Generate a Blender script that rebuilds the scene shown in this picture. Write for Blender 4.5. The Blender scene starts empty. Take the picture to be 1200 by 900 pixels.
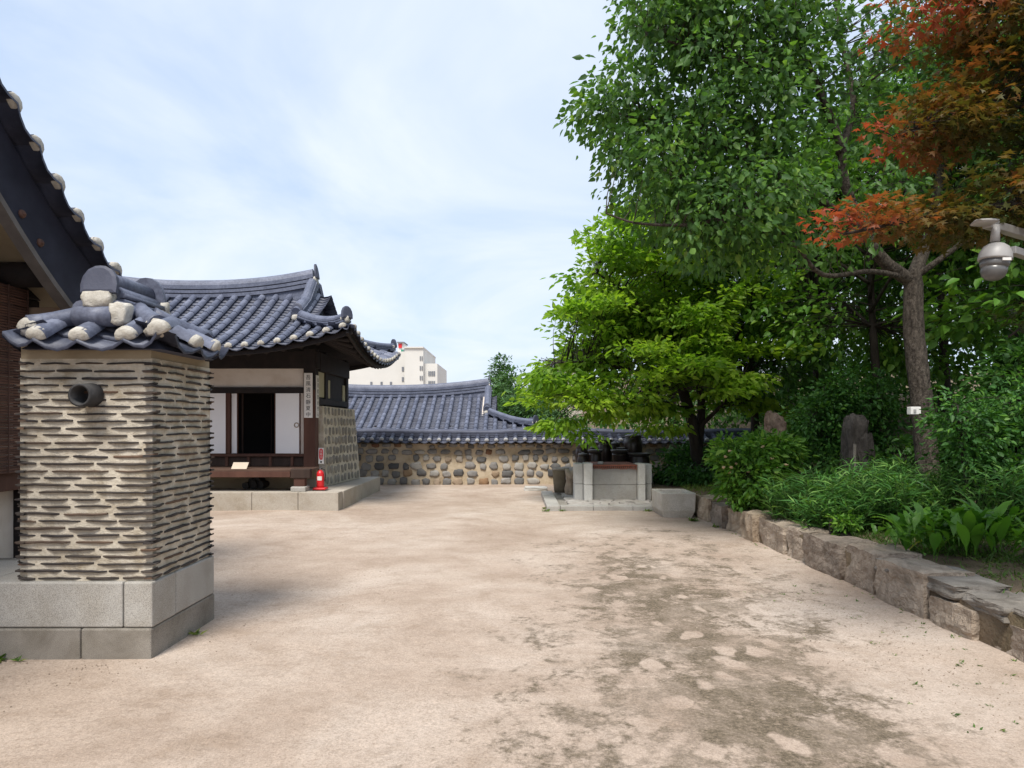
import bpy, math, random
import numpy as np
from mathutils import Vector, Matrix, noise as mnoise

SC = bpy.context.scene
COL = SC.collection
R = math.radians

# ------------------------------------------------------------------ camera, sky, sun, exposure
EYE = 1.65
cam_d = bpy.data.cameras.new("camera")
cam = bpy.data.objects.new("camera", cam_d)
COL.objects.link(cam)
cam.location = (0, 0, EYE)
cam.rotation_euler = (R(90), 0, 0)
cam_d.sensor_width = 36.0
cam_d.lens = 24.0
cam_d.shift_x = -0.0025
cam_d.shift_y = 47 / 1200
cam_d.clip_start = 0.05
cam_d.clip_end = 2000
SC.camera = cam

SUN_EL, SUN_AZ = 58.0, 196.0        # azimuth clockwise from +Y: behind the camera, to the left
w = bpy.data.worlds.new("World")
SC.world = w
w.use_nodes = True
nt = w.node_tree
nt.nodes.clear()
out = nt.nodes.new("ShaderNodeOutputWorld")
bg = nt.nodes.new("ShaderNodeBackground")
bg.inputs[1].default_value = 0.10
sky = nt.nodes.new("ShaderNodeTexSky")
sky.sky_type = 'NISHITA'
sky.sun_disc = False
sky.sun_elevation = R(SUN_EL)
sky.sun_rotation = R(SUN_AZ)
sky.air_density = 1.0
sky.dust_density = 1.5
tc = nt.nodes.new("ShaderNodeTexCoord")
sep = nt.nodes.new("ShaderNodeSeparateXYZ")
nt.links.new(tc.outputs["Generated"], sep.inputs[0])
# clouds live on a flat layer: direction / (z + k)
zadd = nt.nodes.new("ShaderNodeMath"); zadd.operation = 'ADD'; zadd.inputs[1].default_value = 0.22
nt.links.new(sep.outputs[2], zadd.inputs[0])
zmax = nt.nodes.new("ShaderNodeMath"); zmax.operation = 'MAXIMUM'; zmax.inputs[1].default_value = 0.1
nt.links.new(zadd.outputs[0], zmax.inputs[0])
dx = nt.nodes.new("ShaderNodeMath"); dx.operation = 'DIVIDE'
dy = nt.nodes.new("ShaderNodeMath"); dy.operation = 'DIVIDE'
nt.links.new(sep.outputs[0], dx.inputs[0]); nt.links.new(zmax.outputs[0], dx.inputs[1])
nt.links.new(sep.outputs[1], dy.inputs[0]); nt.links.new(zmax.outputs[0], dy.inputs[1])
cmb = nt.nodes.new("ShaderNodeCombineXYZ")
nt.links.new(dx.outputs[0], cmb.inputs[0]); nt.links.new(dy.outputs[0], cmb.inputs[1])
n1 = nt.nodes.new("ShaderNodeTexNoise"); n1.inputs["Scale"].default_value = 1.25
n1.inputs["Detail"].default_value = 6; n1.inputs["Roughness"].default_value = 0.55
n1.inputs["Distortion"].default_value = 0.6
nt.links.new(cmb.outputs[0], n1.inputs["Vector"])
rmp = nt.nodes.new("ShaderNodeValToRGB")
rmp.color_ramp.elements[0].position = 0.36; rmp.color_ramp.elements[0].color = (0.30, 0.30, 0.30, 1)
rmp.color_ramp.elements[1].position = 0.66; rmp.color_ramp.elements[1].color = (0.96, 0.96, 0.96, 1)
nt.links.new(n1.outputs[0], rmp.inputs[0])
skym = nt.nodes.new("ShaderNodeMix"); skym.data_type = 'RGBA'; skym.blend_type = 'MULTIPLY'
skym.inputs[0].default_value = 1.0
skym.inputs[7].default_value = (1.0, .92, .95, 1)
nt.links.new(sky.outputs[0], skym.inputs[6])
hazy = nt.nodes.new("ShaderNodeMix"); hazy.data_type = 'RGBA'; hazy.inputs[0].default_value = 0.62
hazy.inputs[7].default_value = (3.15, 4.25, 5.8, 1)
nt.links.new(skym.outputs[2], hazy.inputs[6])
mixc = nt.nodes.new("ShaderNodeMix"); mixc.data_type = 'RGBA'
mixc.inputs[7].default_value = (4.8, 5.2, 5.85, 1)
nt.links.new(rmp.outputs[0], mixc.inputs[0]); nt.links.new(hazy.outputs[2], mixc.inputs[6])
nt.links.new(mixc.outputs[2], bg.inputs[0]); nt.links.new(bg.outputs[0], out.inputs[0])

sun_d = bpy.data.lights.new("sun", 'SUN')
sun_d.energy = 2.5
sun_d.angle = R(20)
sun_d.color = (1.0, 0.95, 0.87)
sun = bpy.data.objects.new("sun", sun_d)
COL.objects.link(sun)
az, el = R(SUN_AZ), R(SUN_EL)
sdir = Vector((math.sin(az) * math.cos(el), math.cos(az) * math.cos(el), math.sin(el)))
sun.rotation_euler = (-sdir).to_track_quat('-Z', 'Y').to_euler()

SC.view_settings.view_transform = 'Standard'
SC.view_settings.look = 'None'
SC.view_settings.gamma = 1
SC.view_settings.exposure = 0.95
SC.view_settings.use_curve_mapping = False
SC.render.engine = 'CYCLES'
SC.cycles.use_denoising = True
SC.cycles.max_bounces = 6
SC.cycles.diffuse_bounces = 3
SC.cycles.glossy_bounces = 2
SC.cycles.transmission_bounces = 4
SC.cycles.transparent_max_bounces = 4
SC.cycles.caustics_reflective = False
SC.cycles.caustics_refractive = False

# ------------------------------------------------------------------ helpers
BASE = {}


def W(px, py, d):
    """a place d metres ahead that the photograph shows at pixel (px, py)"""
    return Vector(((px - 603) * d / 800, d, EYE + (497 - py) * d / 800))


def tag(o, label=None, cat=None, group=None, kind=None):
    if label: o["label"] = label
    if cat: o["category"] = cat
    if group: o["group"] = group
    if kind: o["kind"] = kind
    return o


def thing(name, loc, label, cat, group=None, kind=None):
    o = bpy.data.objects.new(name, None)
    COL.objects.link(o)
    o.location = loc
    o.empty_display_size = 0.2
    BASE[o.name] = Vector(loc)
    return tag(o, label, cat, group, kind)


class MB:
    def __init__(self):
        self.v, self.f, self.t = [], [], []
        self.tint = 0.68

    def add(self, vs, fs):
        n = len(self.v)
        self.v.extend([tuple(p) for p in vs])
        for f in fs:
            self.f.append(tuple(i + n for i in f)); self.t.append(self.tint)

    def box(self, x0, x1, y0, y1, z0, z1):
        self.add([(x0, y0, z0), (x1, y0, z0), (x1, y1, z0), (x0, y1, z0), (x0, y0, z1), (x1, y0, z1), (x1, y1, z1), (x0, y1, z1)],
                 [(0, 3, 2, 1), (4, 5, 6, 7), (0, 1, 5, 4), (1, 2, 6, 5), (2, 3, 7, 6), (3, 0, 4, 7)])
        return self

    def bar(self, p, q, wd, ht, up=(0, 0, 1)):
        p, q, up = Vector(p), Vector(q), Vector(up)
        d = (q - p).normalized()
        s = d.cross(up).normalized() * wd / 2
        u = s.cross(d).normalized() * ht / 2
        vs = [p - s - u, p + s - u, p + s + u, p - s + u, q - s - u, q + s - u, q + s + u, q - s + u]
        self.add(vs, [(0, 1, 2, 3), (7, 6, 5, 4), (0, 4, 5, 1), (1, 5, 6, 2), (2, 6, 7, 3), (3, 7, 4, 0)])
        return self

    def tube(self, pts, rad, n=8, cap=True, jit=0.0):
        pts = [Vector(p) for p in pts]
        if not hasattr(rad, '__len__'): rad = [rad] * len(pts)
        vs, fs = [], []
        prev = None
        for i, p in enumerate(pts):
            d = (pts[min(i + 1, len(pts) - 1)] - pts[max(i - 1, 0)]).normalized()
            a = Vector((0, 0, 1)) if abs(d.z) < 0.9 else Vector((1, 0, 0))
            if prev is not None: a = prev
            s = (a - d * a.dot(d)).normalized()
            prev = s
            t = d.cross(s)
            for k in range(n):
                an = 2 * math.pi * k / n
                r = rad[i] * (1 + (random.uniform(-jit, jit) if jit else 0))
                vs.append(p + s * math.cos(an) * r + t * math.sin(an) * r)
        for i in range(len(pts) - 1):
            for k in range(n):
                fs.append((i * n + k, i * n + (k + 1) % n, (i + 1) * n + (k + 1) % n, (i + 1) * n + k))
        if cap:
            fs.append(tuple(range(n - 1, -1, -1))); fs.append(tuple(range((len(pts) - 1) * n, len(pts) * n)))
        self.add(vs, fs)
        return self

    def lathe(self, prof, c, n=20):
        c = Vector(c)
        vs, fs = [], []
        for r, z in prof:
            for k in range(n):
                an = 2 * math.pi * k / n
                vs.append(c + Vector((r * math.cos(an), r * math.sin(an), z)))
        m = len(prof)
        for i in range(m - 1):
            for k in range(n):
                fs.append((i * n + k, i * n + (k + 1) % n, (i + 1) * n + (k + 1) % n, (i + 1) * n + k))
        fs.append(tuple(range(n - 1, -1, -1))); fs.append(tuple(range((m - 1) * n, m * n)))
        self.add(vs, fs)
        return self

    def sweep(self, path, prof, cap=True, up=(0, 0, 1)):
        """profile (side, up) carried along a path, kept upright"""
        path = [Vector(p) for p in path]
        up = Vector(up)
        n = len(prof)
        vs, fs = [], []
        for i, p in enumerate(path):
            d = path[min(i + 1, len(path) - 1)] - path[max(i - 1, 0)]
            s = d.cross(up).normalized()
            u = s.cross(d).normalized()
            for a, b in prof: vs.append(p + s * a + u * b)
        for i in range(len(path) - 1):
            for k in range(n):
                fs.append((i * n + k, i * n + (k + 1) % n, (i + 1) * n + (k + 1) % n, (i + 1) * n + k))
        if cap:
            fs.append(tuple(range(n - 1, -1, -1))); fs.append(tuple(range((len(path) - 1) * n, len(path) * n)))
        self.add(vs, fs)
        return self

    def rock(self, c, size, seed=0, n=3, rough=0.12, flat=0.0, boxy=0.6, rotz=0.0, chip=0.0):
        """a rounded, uneven stone"""
        rng = random.Random(seed)
        off = Vector((rng.uniform(0, 50), rng.uniform(0, 50), rng.uniform(0, 50)))
        idx, vs, fs = {}, [], []
        N = n

        def vert(p):
            key = (round(p[0], 4), round(p[1], 4), round(p[2], 4))
            if key in idx: return idx[key]
            v = Vector(p)
            sph = v.normalized()
            q = v * boxy + sph * (1 - boxy)
            k = 1 + rough * mnoise.noise(q * 1.3 + off) * 1.6 + rough * 0.5 * mnoise.noise(q * 3.7 + off)
            if chip:
                ds_, ps_ = mnoise.voronoi(q * 1.6 + off)
                k += chip * (ps_[0] - off).normalized().dot(sph) + chip * 1.2 * mnoise.noise(q * 7 + off)
            q = q * k
            q = Vector((q.x * size[0] / 2, q.y * size[1] / 2, q.z * size[2] / 2))
            if rotz:
                q = Vector((q.x * math.cos(rotz) - q.y * math.sin(rotz), q.x * math.sin(rotz) + q.y * math.cos(rotz), q.z))
            idx[key] = len(vs)
            vs.append(Vector(c) + q)
            return idx[key]
        for ax in range(3):
            for sg in (-1, 1):
                for i in range(N):
                    for j in range(N):
                        quad = []
                        for (a, b) in ((i, j), (i + 1, j), (i + 1, j + 1), (i, j + 1)):
                            p = [0, 0, 0]
                            p[ax] = sg
                            p[(ax + 1) % 3] = -1 + 2 * a / N
                            p[(ax + 2) % 3] = -1 + 2 * b / N
                            quad.append(vert(p))
                        fs.append(tuple(quad) if sg > 0 else tuple(reversed(quad)))
        self.add(vs, fs)
        return self

    def build(self, name, mat, parent=None, smooth=False, bevel=0.0, loc=None, angle=None):
        base = BASE.get(parent.name, Vector()) if parent is not None else Vector(loc or (0, 0, 0))
        me = bpy.data.meshes.new(name)
        a = np.array(self.v, dtype=np.float64).reshape(-1, 3) - np.array(base)
        me.from_pydata(a.tolist(), [], self.f)
        at = me.attributes.new("tint", 'FLOAT', 'FACE')
        at.data.foreach_set("value", np.array(self.t, dtype=np.float32))
        if smooth: me.polygons.foreach_set("use_smooth", [True] * len(me.polygons))
        me.update()
        o = bpy.data.objects.new(name, me)
        COL.objects.link(o)
        if mat: me.materials.append(mat)
        if parent is not None:
            o.parent = parent
            BASE[o.name] = base
        else:
            o.location = base
            BASE[o.name] = base
        if bevel:
            b = o.modifiers.new("bevel", 'BEVEL'); b.width = bevel; b.segments = 2; b.limit_method = 'ANGLE'; b.angle_limit = R(40)
        return o


# ------------------------------------------------------------------ materials
def newmat(name):
    m = bpy.data.materials.new(name)
    m.use_nodes = True
    t = m.node_tree
    b = t.nodes["Principled BSDF"]
    return m, t, b


def N(t, typ, **kw):
    n = t.nodes.new(typ)
    for k, v in kw.items(): setattr(n, k, v)
    return n


def ramp(t, fac, stops):
    r = N(t, "ShaderNodeValToRGB")
    e = r.color_ramp.elements
    while len(e) < len(stops): e.new(0.5)
    for i, (p, c) in enumerate(stops):
        e[i].position = p; e[i].color = (*c, 1) if len(c) == 3 else c
    t.links.new(fac, r.inputs[0])
    return r.outputs[0]


def noise(t, scale, detail=5, rough=0.6, dist=0.0, vec=None, stretch=None):
    n = N(t, "ShaderNodeTexNoise")
    n.inputs["Scale"].default_value = scale; n.inputs["Detail"].default_value = detail
    n.inputs["Roughness"].default_value = rough; n.inputs["Distortion"].default_value = dist
    g = N(t, "ShaderNodeTexCoord")
    v = vec or g.outputs["Object"]
    if stretch:
        mp = N(t, "ShaderNodeMapping"); mp.inputs["Scale"].default_value = stretch
        t.links.new(v, mp.inputs["Vector"]); v = mp.outputs[0]
    t.links.new(v, n.inputs["Vector"])
    return n.outputs["Fac"]


def mixc(t, fac, a, b, mode='MIX'):
    m = N(t, "ShaderNodeMix", data_type='RGBA', blend_type=mode)
    for i, x in ((0, fac), (6, a), (7, b)):
        if isinstance(x, (int, float)): m.inputs[i].default_value = x
        elif isinstance(x, tuple): m.inputs[i].default_value = (*x, 1)
        else: t.links.new(x, m.inputs[i])
    return m.outputs[2]


def bump(t, b, h, strength, dist=0.01):
    n = N(t, "ShaderNodeBump"); n.inputs["Strength"].default_value = strength; n.inputs["Distance"].default_value = dist
    t.links.new(h, n.inputs["Height"]); t.links.new(n.outputs[0], b.inputs["Normal"])


def rough_mat(name, c1, c2, scale=4, rough=0.85, bstr=0.4, bscale=60, bdist=0.005, stretch=None, speck=None, spec=0.3, tint=None, grime=None):
    m, t, b = newmat(name)
    col = ramp(t, noise(t, scale, stretch=stretch), [(0.3, c1), (0.7, c2)])
    if tint:
        a = N(t, "ShaderNodeAttribute", attribute_name="tint")
        tc_ = ramp(t, a.outputs["Fac"], tint)
        col = mixc(t, 1.0, col, tc_, 'MULTIPLY')
    if speck:
        s = noise(t, speck[0], 2, 0.7)
        sc_ = ramp(t, s, [(0.36, speck[1]), (0.5, (1, 1, 1)), (0.66, speck[2])])
        col = mixc(t, 1.0, col, sc_, 'MULTIPLY')
    if grime:
        g = ramp(t, noise(t, grime[0], 6, 0.65, 0.5, stretch=grime[2] if len(grime) > 2 else None), [(0.45, (1, 1, 1)), (0.75, grime[1])])
        col = mixc(t, 1.0, col, g, 'MULTIPLY')
    t.links.new(col, b.inputs["Base Color"])
    b.inputs["Roughness"].default_value = rough
    b.inputs["Specular IOR Level"].default_value = spec
    bump(t, b, noise(t, bscale, 4, 0.65, stretch=stretch), bstr, bdist)
    return m


def leaf_mat(name, stops, trans=0.35, tcol=None, rough=0.5, spec=0.35):
    m, t, b = newmat(name)
    a = N(t, "ShaderNodeAttribute", attribute_name="tint")
    col = ramp(t, a.outputs["Fac"], stops)
    t.links.new(col, b.inputs["Base Color"])
    b.inputs["Roughness"].default_value = rough
    b.inputs["Specular IOR Level"].default_value = spec
    tr = N(t, "ShaderNodeBsdfTranslucent")
    tc2 = mixc(t, 1.0, col, tcol or (1.25, 1.3, 0.6), 'MULTIPLY')
    t.links.new(tc2, tr.inputs[0])
    mx = N(t, "ShaderNodeMixShader"); mx.inputs[0].default_value = trans
    t.links.new(b.outputs[0], mx.inputs[1]); t.links.new(tr.outputs[0], mx.inputs[2])
    o = t.nodes["Material Output"]
    t.links.new(mx.outputs[0], o.inputs[0])
    return m


M = {}
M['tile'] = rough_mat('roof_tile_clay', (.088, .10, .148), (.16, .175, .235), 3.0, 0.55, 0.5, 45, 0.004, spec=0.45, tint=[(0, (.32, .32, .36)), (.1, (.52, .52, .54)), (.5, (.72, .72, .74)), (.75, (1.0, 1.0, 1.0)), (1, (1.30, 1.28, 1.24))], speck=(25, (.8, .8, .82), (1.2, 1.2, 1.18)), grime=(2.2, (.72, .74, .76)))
M['tile_dark'] = rough_mat('roof_tile_dark', (.035, .04, .065), (.075, .082, .12), 3.0, 0.6, 0.5, 45, 0.004, spec=0.4)
M['coping_tile'] = rough_mat('coping_tile', (.05, .055, .085), (.10, .11, .155), 3.0, 0.6, 0.5, 45, 0.004, spec=0.4)
M['lime'] = rough_mat('lime_mortar', (.41, .385, .34), (.55, .525, .47), 9, 0.95, 0.8, 40, 0.01, grime=(14, (.6, .56, .5)))
M['cement'] = rough_mat('cement_cap', (.30, .30, .31), (.44, .44, .44), 9, 0.95, 0.6, 40, 0.01)
M['granite'] = rough_mat('granite', (.34, .325, .30), (.43, .415, .385), 2.0, 0.8, 0.5, 130, 0.003, speck=(260, (.50, .49, .48), (1.22, 1.2, 1.17)), grime=(1.6, (.72, .68, .62)))
M['granite_warm'] = rough_mat('granite_warm', (.36, .32, .27), (.46, .42, .36), 1.6, 0.85, 0.4, 120, 0.003, speck=(150, (.62, .6, .58), (1.15, 1.14, 1.12)), grime=(1.3, (.75, .7, .62)))
M['granite_dirty'] = rough_mat('granite_dirty', (.21, .19, .165), (.31, .285, .25), 3.0, 0.85, 0.5, 120, 0.003, speck=(260, (.5, .49, .48), (1.2, 1.2, 1.17)), grime=(2.2, (.55, .52, .47)))
M['mortar'] = rough_mat('wall_mortar', (.46, .41, .33), (.62, .56, .46), 3.5, 0.95, 0.9, 45, 0.012, grime=(6, (.58, .53, .45)))
M['mortar_wall'] = rough_mat('yard_wall_mortar', (.42, .34, .245), (.54, .455, .34), 2.0, 0.95, 0.8, 40, 0.01, grime=(3, (.6, .54, .45)))
M['course_tile'] = rough_mat('chimney_course_tile', (.035, .03, .028), (.075, .065, .058), 7, 0.8, 0.7, 80, 0.006, spec=0.3,
                             tint=[(0.0, (.75, .75, .82)), (0.5, (1.05, 1, .95)), (0.8, (1.6, 1.3, 1.1)), (1.0, (2.3, 1.65, 1.2))])
M['stone'] = rough_mat('field_stone', (.75, .75, .75), (1.1, 1.08, 1.05), 5, 0.85, 0.8, 30, 0.01,
                       tint=[(0.0, (.07, .07, .075)), (0.3, (.15, .15, .15)), (0.6, (.25, .24, .235)), (0.82, (.38, .365, .34)), (0.9, (.30, .20, .115)), (1.0, (.16, .07, .045))])
M['stone_pale'] = rough_mat('pale_field_stone', (.8, .8, .8), (1.1, 1.08, 1.05), 5, 0.85, 0.8, 30, 0.01, tint=[(0, (.17, .16, .145)), (.6, (.26, .24, .21)), (1, (.36, .335, .29))])
M['boulder'] = rough_mat('retaining_stone', (.28, .225, .172), (.47, .40, .325), 3.2, 0.9, 1.0, 13, 0.06, grime=(3.5, (.36, .35, .33)),
                         tint=[(0, (.68, .66, .66)), (.5, (.95, .93, .92)), (1, (1.2, 1.12, 1.0))])
M['slabstone'] = rough_mat('slab_stone', (.155, .138, .118), (.29, .26, .225), 4, 0.9, 0.9, 18, 0.03, grime=(5, (.5, .48, .45)))
M['wood'] = rough_mat('dark_wood', (.028, .017, .013), (.055, .033, .025), 6, 0.7, 0.5, 30, 0.004, stretch=(1, 1, 0.15))
M['wood_black'] = rough_mat('blackened_wood', (.011, .009, .010), (.024, .018, .017), 6, 0.75, 0.5, 30, 0.004)
M['wood_red'] = rough_mat('red_brown_wood', (.062, .026, .018), (.105, .048, .033), 5, 0.65, 0.5, 40, 0.003, stretch=(1, 1, 0.12))
M['wood_floor'] = rough_mat('floor_wood', (.085, .048, .034), (.15, .09, .064), 5, 0.6, 0.5, 40, 0.003, stretch=(0.2, 1, 1))
M['wood_pale'] = rough_mat('pale_beam_wood', (.22, .15, .10), (.32, .23, .16), 5, 0.8, 0.4, 40, 0.003, stretch=(0.2, 1, 1))
M['plaster'] = rough_mat('plaster', (.60, .54, .48), (.70, .64, .58), 2.2, 0.95, 0.3, 30, 0.004, grime=(3, (.86, .82, .78)))
M['plaster_yellow'] = rough_mat('aged_plaster', (.44, .42, .30), (.52, .50, .38), 2.2, 0.95, 0.3, 30, 0.004)
M['paper'] = rough_mat('door_paper', (.78, .78, .80), (.83, .83, .84), 2.0, 0.9, 0.15, 90, 0.001)
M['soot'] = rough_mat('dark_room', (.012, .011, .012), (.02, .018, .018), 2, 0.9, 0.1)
M['clay_wall'] = rough_mat('clay_under_wall', (.26, .21, .14), (.36, .30, .21), 2.5, 0.95, 0.5, 30, 0.006)
M['bark'] = rough_mat('bark', (.030, .023, .018), (.135, .112, .09), 26, 0.95, 1.0, 30, 0.05, stretch=(1, 1, 0.35), grime=(30, (.30, .28, .26)))
M['bark_dark'] = rough_mat('bark_dark', (.022, .018, .015), (.055, .045, .037), 9, 0.95, 1.0, 25, 0.02, stretch=(1, 1, 0.3))
M['jar'] = rough_mat('glazed_jar', (.018, .011, .010), (.045, .026, .021), 5, 0.30, 0.15, 40, 0.003, spec=0.5)
M['jar_lid'] = rough_mat('jar_lid_glaze', (.035, .028, .027), (.075, .06, .056), 6, 0.35, 0.2, 40, 0.003, spec=0.5)
M['rust'] = rough_mat('rust_red_lid', (.17, .055, .032), (.26, .095, .06), 7, 0.7, 0.4, 60, 0.003)
M['pot'] = rough_mat('mossy_pot', (.12, .10, .07), (.20, .17, .125), 4, 0.9, 0.5, 30, 0.006, grime=(4, (.6, .58, .45)))
M['red'] = rough_mat('extinguisher_red', (.55, .015, .02), (.62, .02, .025), 3, 0.35, 0.05, 20, 0.001, spec=0.5)
M['white'] = rough_mat('white_board', (.66, .64, .61), (.74, .72, .69), 4, 0.7, 0.1, 40, 0.001)
M['ink'] = rough_mat('black_ink', (.012, .012, .014), (.02, .02, .022), 4, 0.6, 0.05)
M['metal'] = rough_mat('painted_metal', (.27, .26, .25), (.34, .33, .32), 6, 0.45, 0.1, 60, 0.001, spec=0.5)
M['metal_dark'] = rough_mat('dark_plastic', (.09, .088, .086), (.13, .128, .125), 6, 0.3, 0.05, 60, 0.001, spec=0.5)
M['brass'] = rough_mat('aged_ring', (.22, .15, .08), (.30, .2, .11), 8, 0.4, 0.1)
M['city'] = rough_mat('cream_facade', (.54, .53, .50), (.60, .59, .555), 0.2, 0.9, 0.1, 3)
M['city_dark'] = rough_mat('grey_facade', (.17, .17, .19), (.22, .22, .24), 0.2, 0.9, 0.1, 3)
M['city_tan'] = rough_mat('tan_facade', (.34, .31, .26), (.40, .37, .32), 0.2, 0.9, 0.1, 3)
M['glass'] = rough_mat('far_window', (.12, .13, .15), (.19, .2, .22), 0.4, 0.3, 0.02, 3, spec=0.5)
M['black'] = rough_mat('black_rubber', (.008, .008, .009), (.018, .017, .017), 6, 0.6, 0.3, 40, 0.003)
M['green_paint'] = rough_mat('green_paint', (.05, .22, .15), (.07, .26, .18), 2, 0.6, 0.05)
M['clay_pipe'] = rough_mat('clay_pipe', (.018, .018, .02), (.045, .043, .042), 10, 0.7, 0.6, 50, 0.004, spec=0.4)
M['soil'] = rough_mat('bed_soil', (.095, .068, .044), (.22, .165, .108), 2.5, 0.98, 1.0, 30, 0.03, grime=(1.2, (.35, .42, .22)))

L = {}
L['plum'] = leaf_mat('leaf_dark', [(0, (.036, .09, .028)), (0.5, (.085, .185, .044)), (0.85, (.145, .28, .052)), (1, (.24, .33, .065))], 0.48)
L['bright'] = leaf_mat('leaf_bright', [(0, (.07, .18, .022)), (0.45, (.18, .33, .032)), (1, (.34, .48, .055))], 0.58)
L['wood'] = leaf_mat('leaf_wood', [(0, (.03, .09, .025)), (0.6, (.07, .175, .036)), (1, (.135, .26, .046))], 0.42)
L['shrub'] = leaf_mat('leaf_shrub', [(0, (.028, .09, .022)), (0.6, (.058, .165, .03)), (1, (.13, .27, .036))], 0.3)
L['shrub_light'] = leaf_mat('leaf_shrub_light', [(0, (.05, .14, .02)), (0.6, (.11, .25, .028)), (1, (.21, .35, .045))], 0.35)
L['reed'] = leaf_mat('leaf_reed', [(0, (.035, .11, .027)), (0.6, (.075, .20, .04)), (1, (.17, .30, .07))], 0.3)
L['broad'] = leaf_mat('leaf_broad', [(0, (.05, .15, .02)), (0.7, (.11, .26, .026)), (0.94, (.16, .32, .04)), (1, (.36, .38, .03))], 0.4, rough=0.4, spec=0.5)
L['maple'] = leaf_mat('leaf_maple', [(0, (.030, .048, .012)), (0.4, (.075, .082, .014)), (0.62, (.15, .09, .020)), (0.82, (.25, .088, .026)), (1, (.32, .066, .030))], 0.45, tcol=(1.25, 1.1, 0.7))
L['far'] = leaf_mat('leaf_far', [(0, (.04, .10, .035)), (1, (.09, .19, .05))], 0.25)
L['grass'] = leaf_mat('leaf_grass', [(0, (.05, .11, .02)), (0.6, (.10, .19, .03)), (1, (.22, .25, .06))], 0.3)


def ground_material():
    m, t, b = newmat('packed_sand')
    g = N(t, "ShaderNodeTexCoord"); P = g.outputs["Object"]
    base = ramp(t, noise(t, 0.55, 6, 0.62, 0.6, P), [(0.30, (.345, .268, .212)), (0.5, (.425, .345, .284)), (0.68, (.50, .425, .365))])
    mott = ramp(t, noise(t, 2.2, 8, 0.7, 0.3, P, (1.0, 1.2, 1)), [(0.28, (.76, .72, .67)), (0.47, (.97, .96, .95)), (0.72, (1.12, 1.12, 1.12))])
    base = mixc(t, 0.9, base, mott, 'MULTIPLY')
    grit = ramp(t, noise(t, 75, 6, 0.85, 0, P), [(0.33, (.58, .54, .49)), (0.5, (1, 1, 1)), (0.68, (1.3, 1.27, 1.22))])
    base = mixc(t, 0.9, base, grit, 'MULTIPLY')
    base = mixc(t, 0.8, base, ramp(t, noise(t, 24, 6, 0.8, 0, P), [(0.34, (.80, .78, .75)), (0.5, (1, 1, 1)), (0.66, (1.12, 1.11, 1.10))]), 'MULTIPLY')
    # pinker loose grit beside the retaining wall
    sx = N(t, "ShaderNodeSeparateXYZ"); t.links.new(P, sx.inputs[0])
    wn = noise(t, 0.9, 4, 0.6, 0, P)

    def mth(op, a, b_=None, c=None):
        n = N(t, "ShaderNodeMath", operation=op)
        for i, x in enumerate((a, b_, c)):
            if x is None: continue
            if isinstance(x, (int, float)): n.inputs[i].default_value = x
            else: t.links.new(x, n.inputs[i])
        return n.outputs[0]

    # wet, mossy stain: a band about x = 1.0 .. 1.75
    X, Y = sx.outputs[0], sx.outputs[1]
    cx = mth('ADD', mth('MULTIPLY', Y, 0.12), 0.72)
    dxn = mth('DIVIDE', mth('ABSOLUTE', mth('SUBTRACT', X, cx)), 1.2)
    yb = mth('DIVIDE', mth('ABSOLUTE', mth('SUBTRACT', Y, 5.2)), 5.0)
    rr = mth('SQRT', mth('ADD', mth('POWER', dxn, 2.0), mth('POWER', yb, 4.0)))
    n_big = noise(t, 0.85, 6, 0.6, 0.4, P)
    n_fine = noise(t, 3.0, 7, 0.7, 0.3, P)
    s = mth('SUBTRACT', 1.15, rr)
    s = mth('ADD', s, mth('MULTIPLY', mth('SUBTRACT', n_big, 0.5), 2.6))
    s = mth('ADD', s, mth('MULTIPLY', mth('SUBTRACT', n_fine, 0.5), 4.2))
    s = mth('ADD', s, mth('MULTIPLY', mth('SUBTRACT', noise(t, 14, 7, 0.8, 0, P), 0.5), 3.4))
    st = ramp(t, mth('MULTIPLY', s, 0.5), [(0.10, (0, 0, 0)), (0.44, (1, 1, 1))])
    # dry scuffs, footprint sized, worn through the stain
    mp = N(t, "ShaderNodeMapping"); mp.inputs["Scale"].default_value = (3.9, 2.5, 1); mp.inputs["Rotation"].default_value = (0, 0, 0.5)
    nd = N(t, "ShaderNodeTexNoise"); nd.inputs["Scale"].default_value = 3.5; nd.inputs["Detail"].default_value = 3
    t.links.new(P, nd.inputs["Vector"])
    va = mixc(t, 0.34, P, nd.outputs["Color"], 'ADD')
    t.links.new(va, mp.inputs["Vector"])
    vo = N(t, "ShaderNodeTexVoronoi"); vo.inputs["Scale"].default_value = 1.0; vo.inputs["Randomness"].default_value = 1.0
    t.links.new(mp.outputs[0], vo.inputs["Vector"])
    foot = ramp(t, vo.outputs["Distance"], [(0.27, (0, 0, 0)), (0.35, (1, 1, 1))])
    keep = ramp(t, noise(t, 0.6, 2, 0.5, 0, P), [(0.36, (1, 1, 1)), (0.42, (0, 0, 0))])
    foot = mixc(t, keep, foot, (1.0, 1.0, 1.0))
    stf = mixc(t, 1.0, st, foot, 'MULTIPLY')
    stf = mixc(t, 1.0, stf, ramp(t, noise(t, 1.9, 5, 0.7, 0.2, P), [(0.36, (.38, .38, .38)), (0.56, (1, 1, 1))]), 'MULTIPLY')
    dark = ramp(t, noise(t, 48, 7, 0.85, 0, P), [(0.36, (.06, .048, .032)), (0.52, (.145, .115, .08)), (0.66, (.33, .26, .19))])
    col = mixc(t, mixc(t, 1.0, stf, (.95, .95, .95), 'MULTIPLY'), base, dark)
    pink = ramp(t, mth('ADD', X, mth('MULTIPLY', mth('SUBTRACT', wn, 0.5), 1.6)), [(0.0, (0, 0, 0)), (1.0, (0, 0, 0))])
    t.links.new(col, b.inputs["Base Color"])
    b.inputs["Roughness"].default_value = 0.97
    b.inputs["Specular IOR Level"].default_value = 0.15
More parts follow.
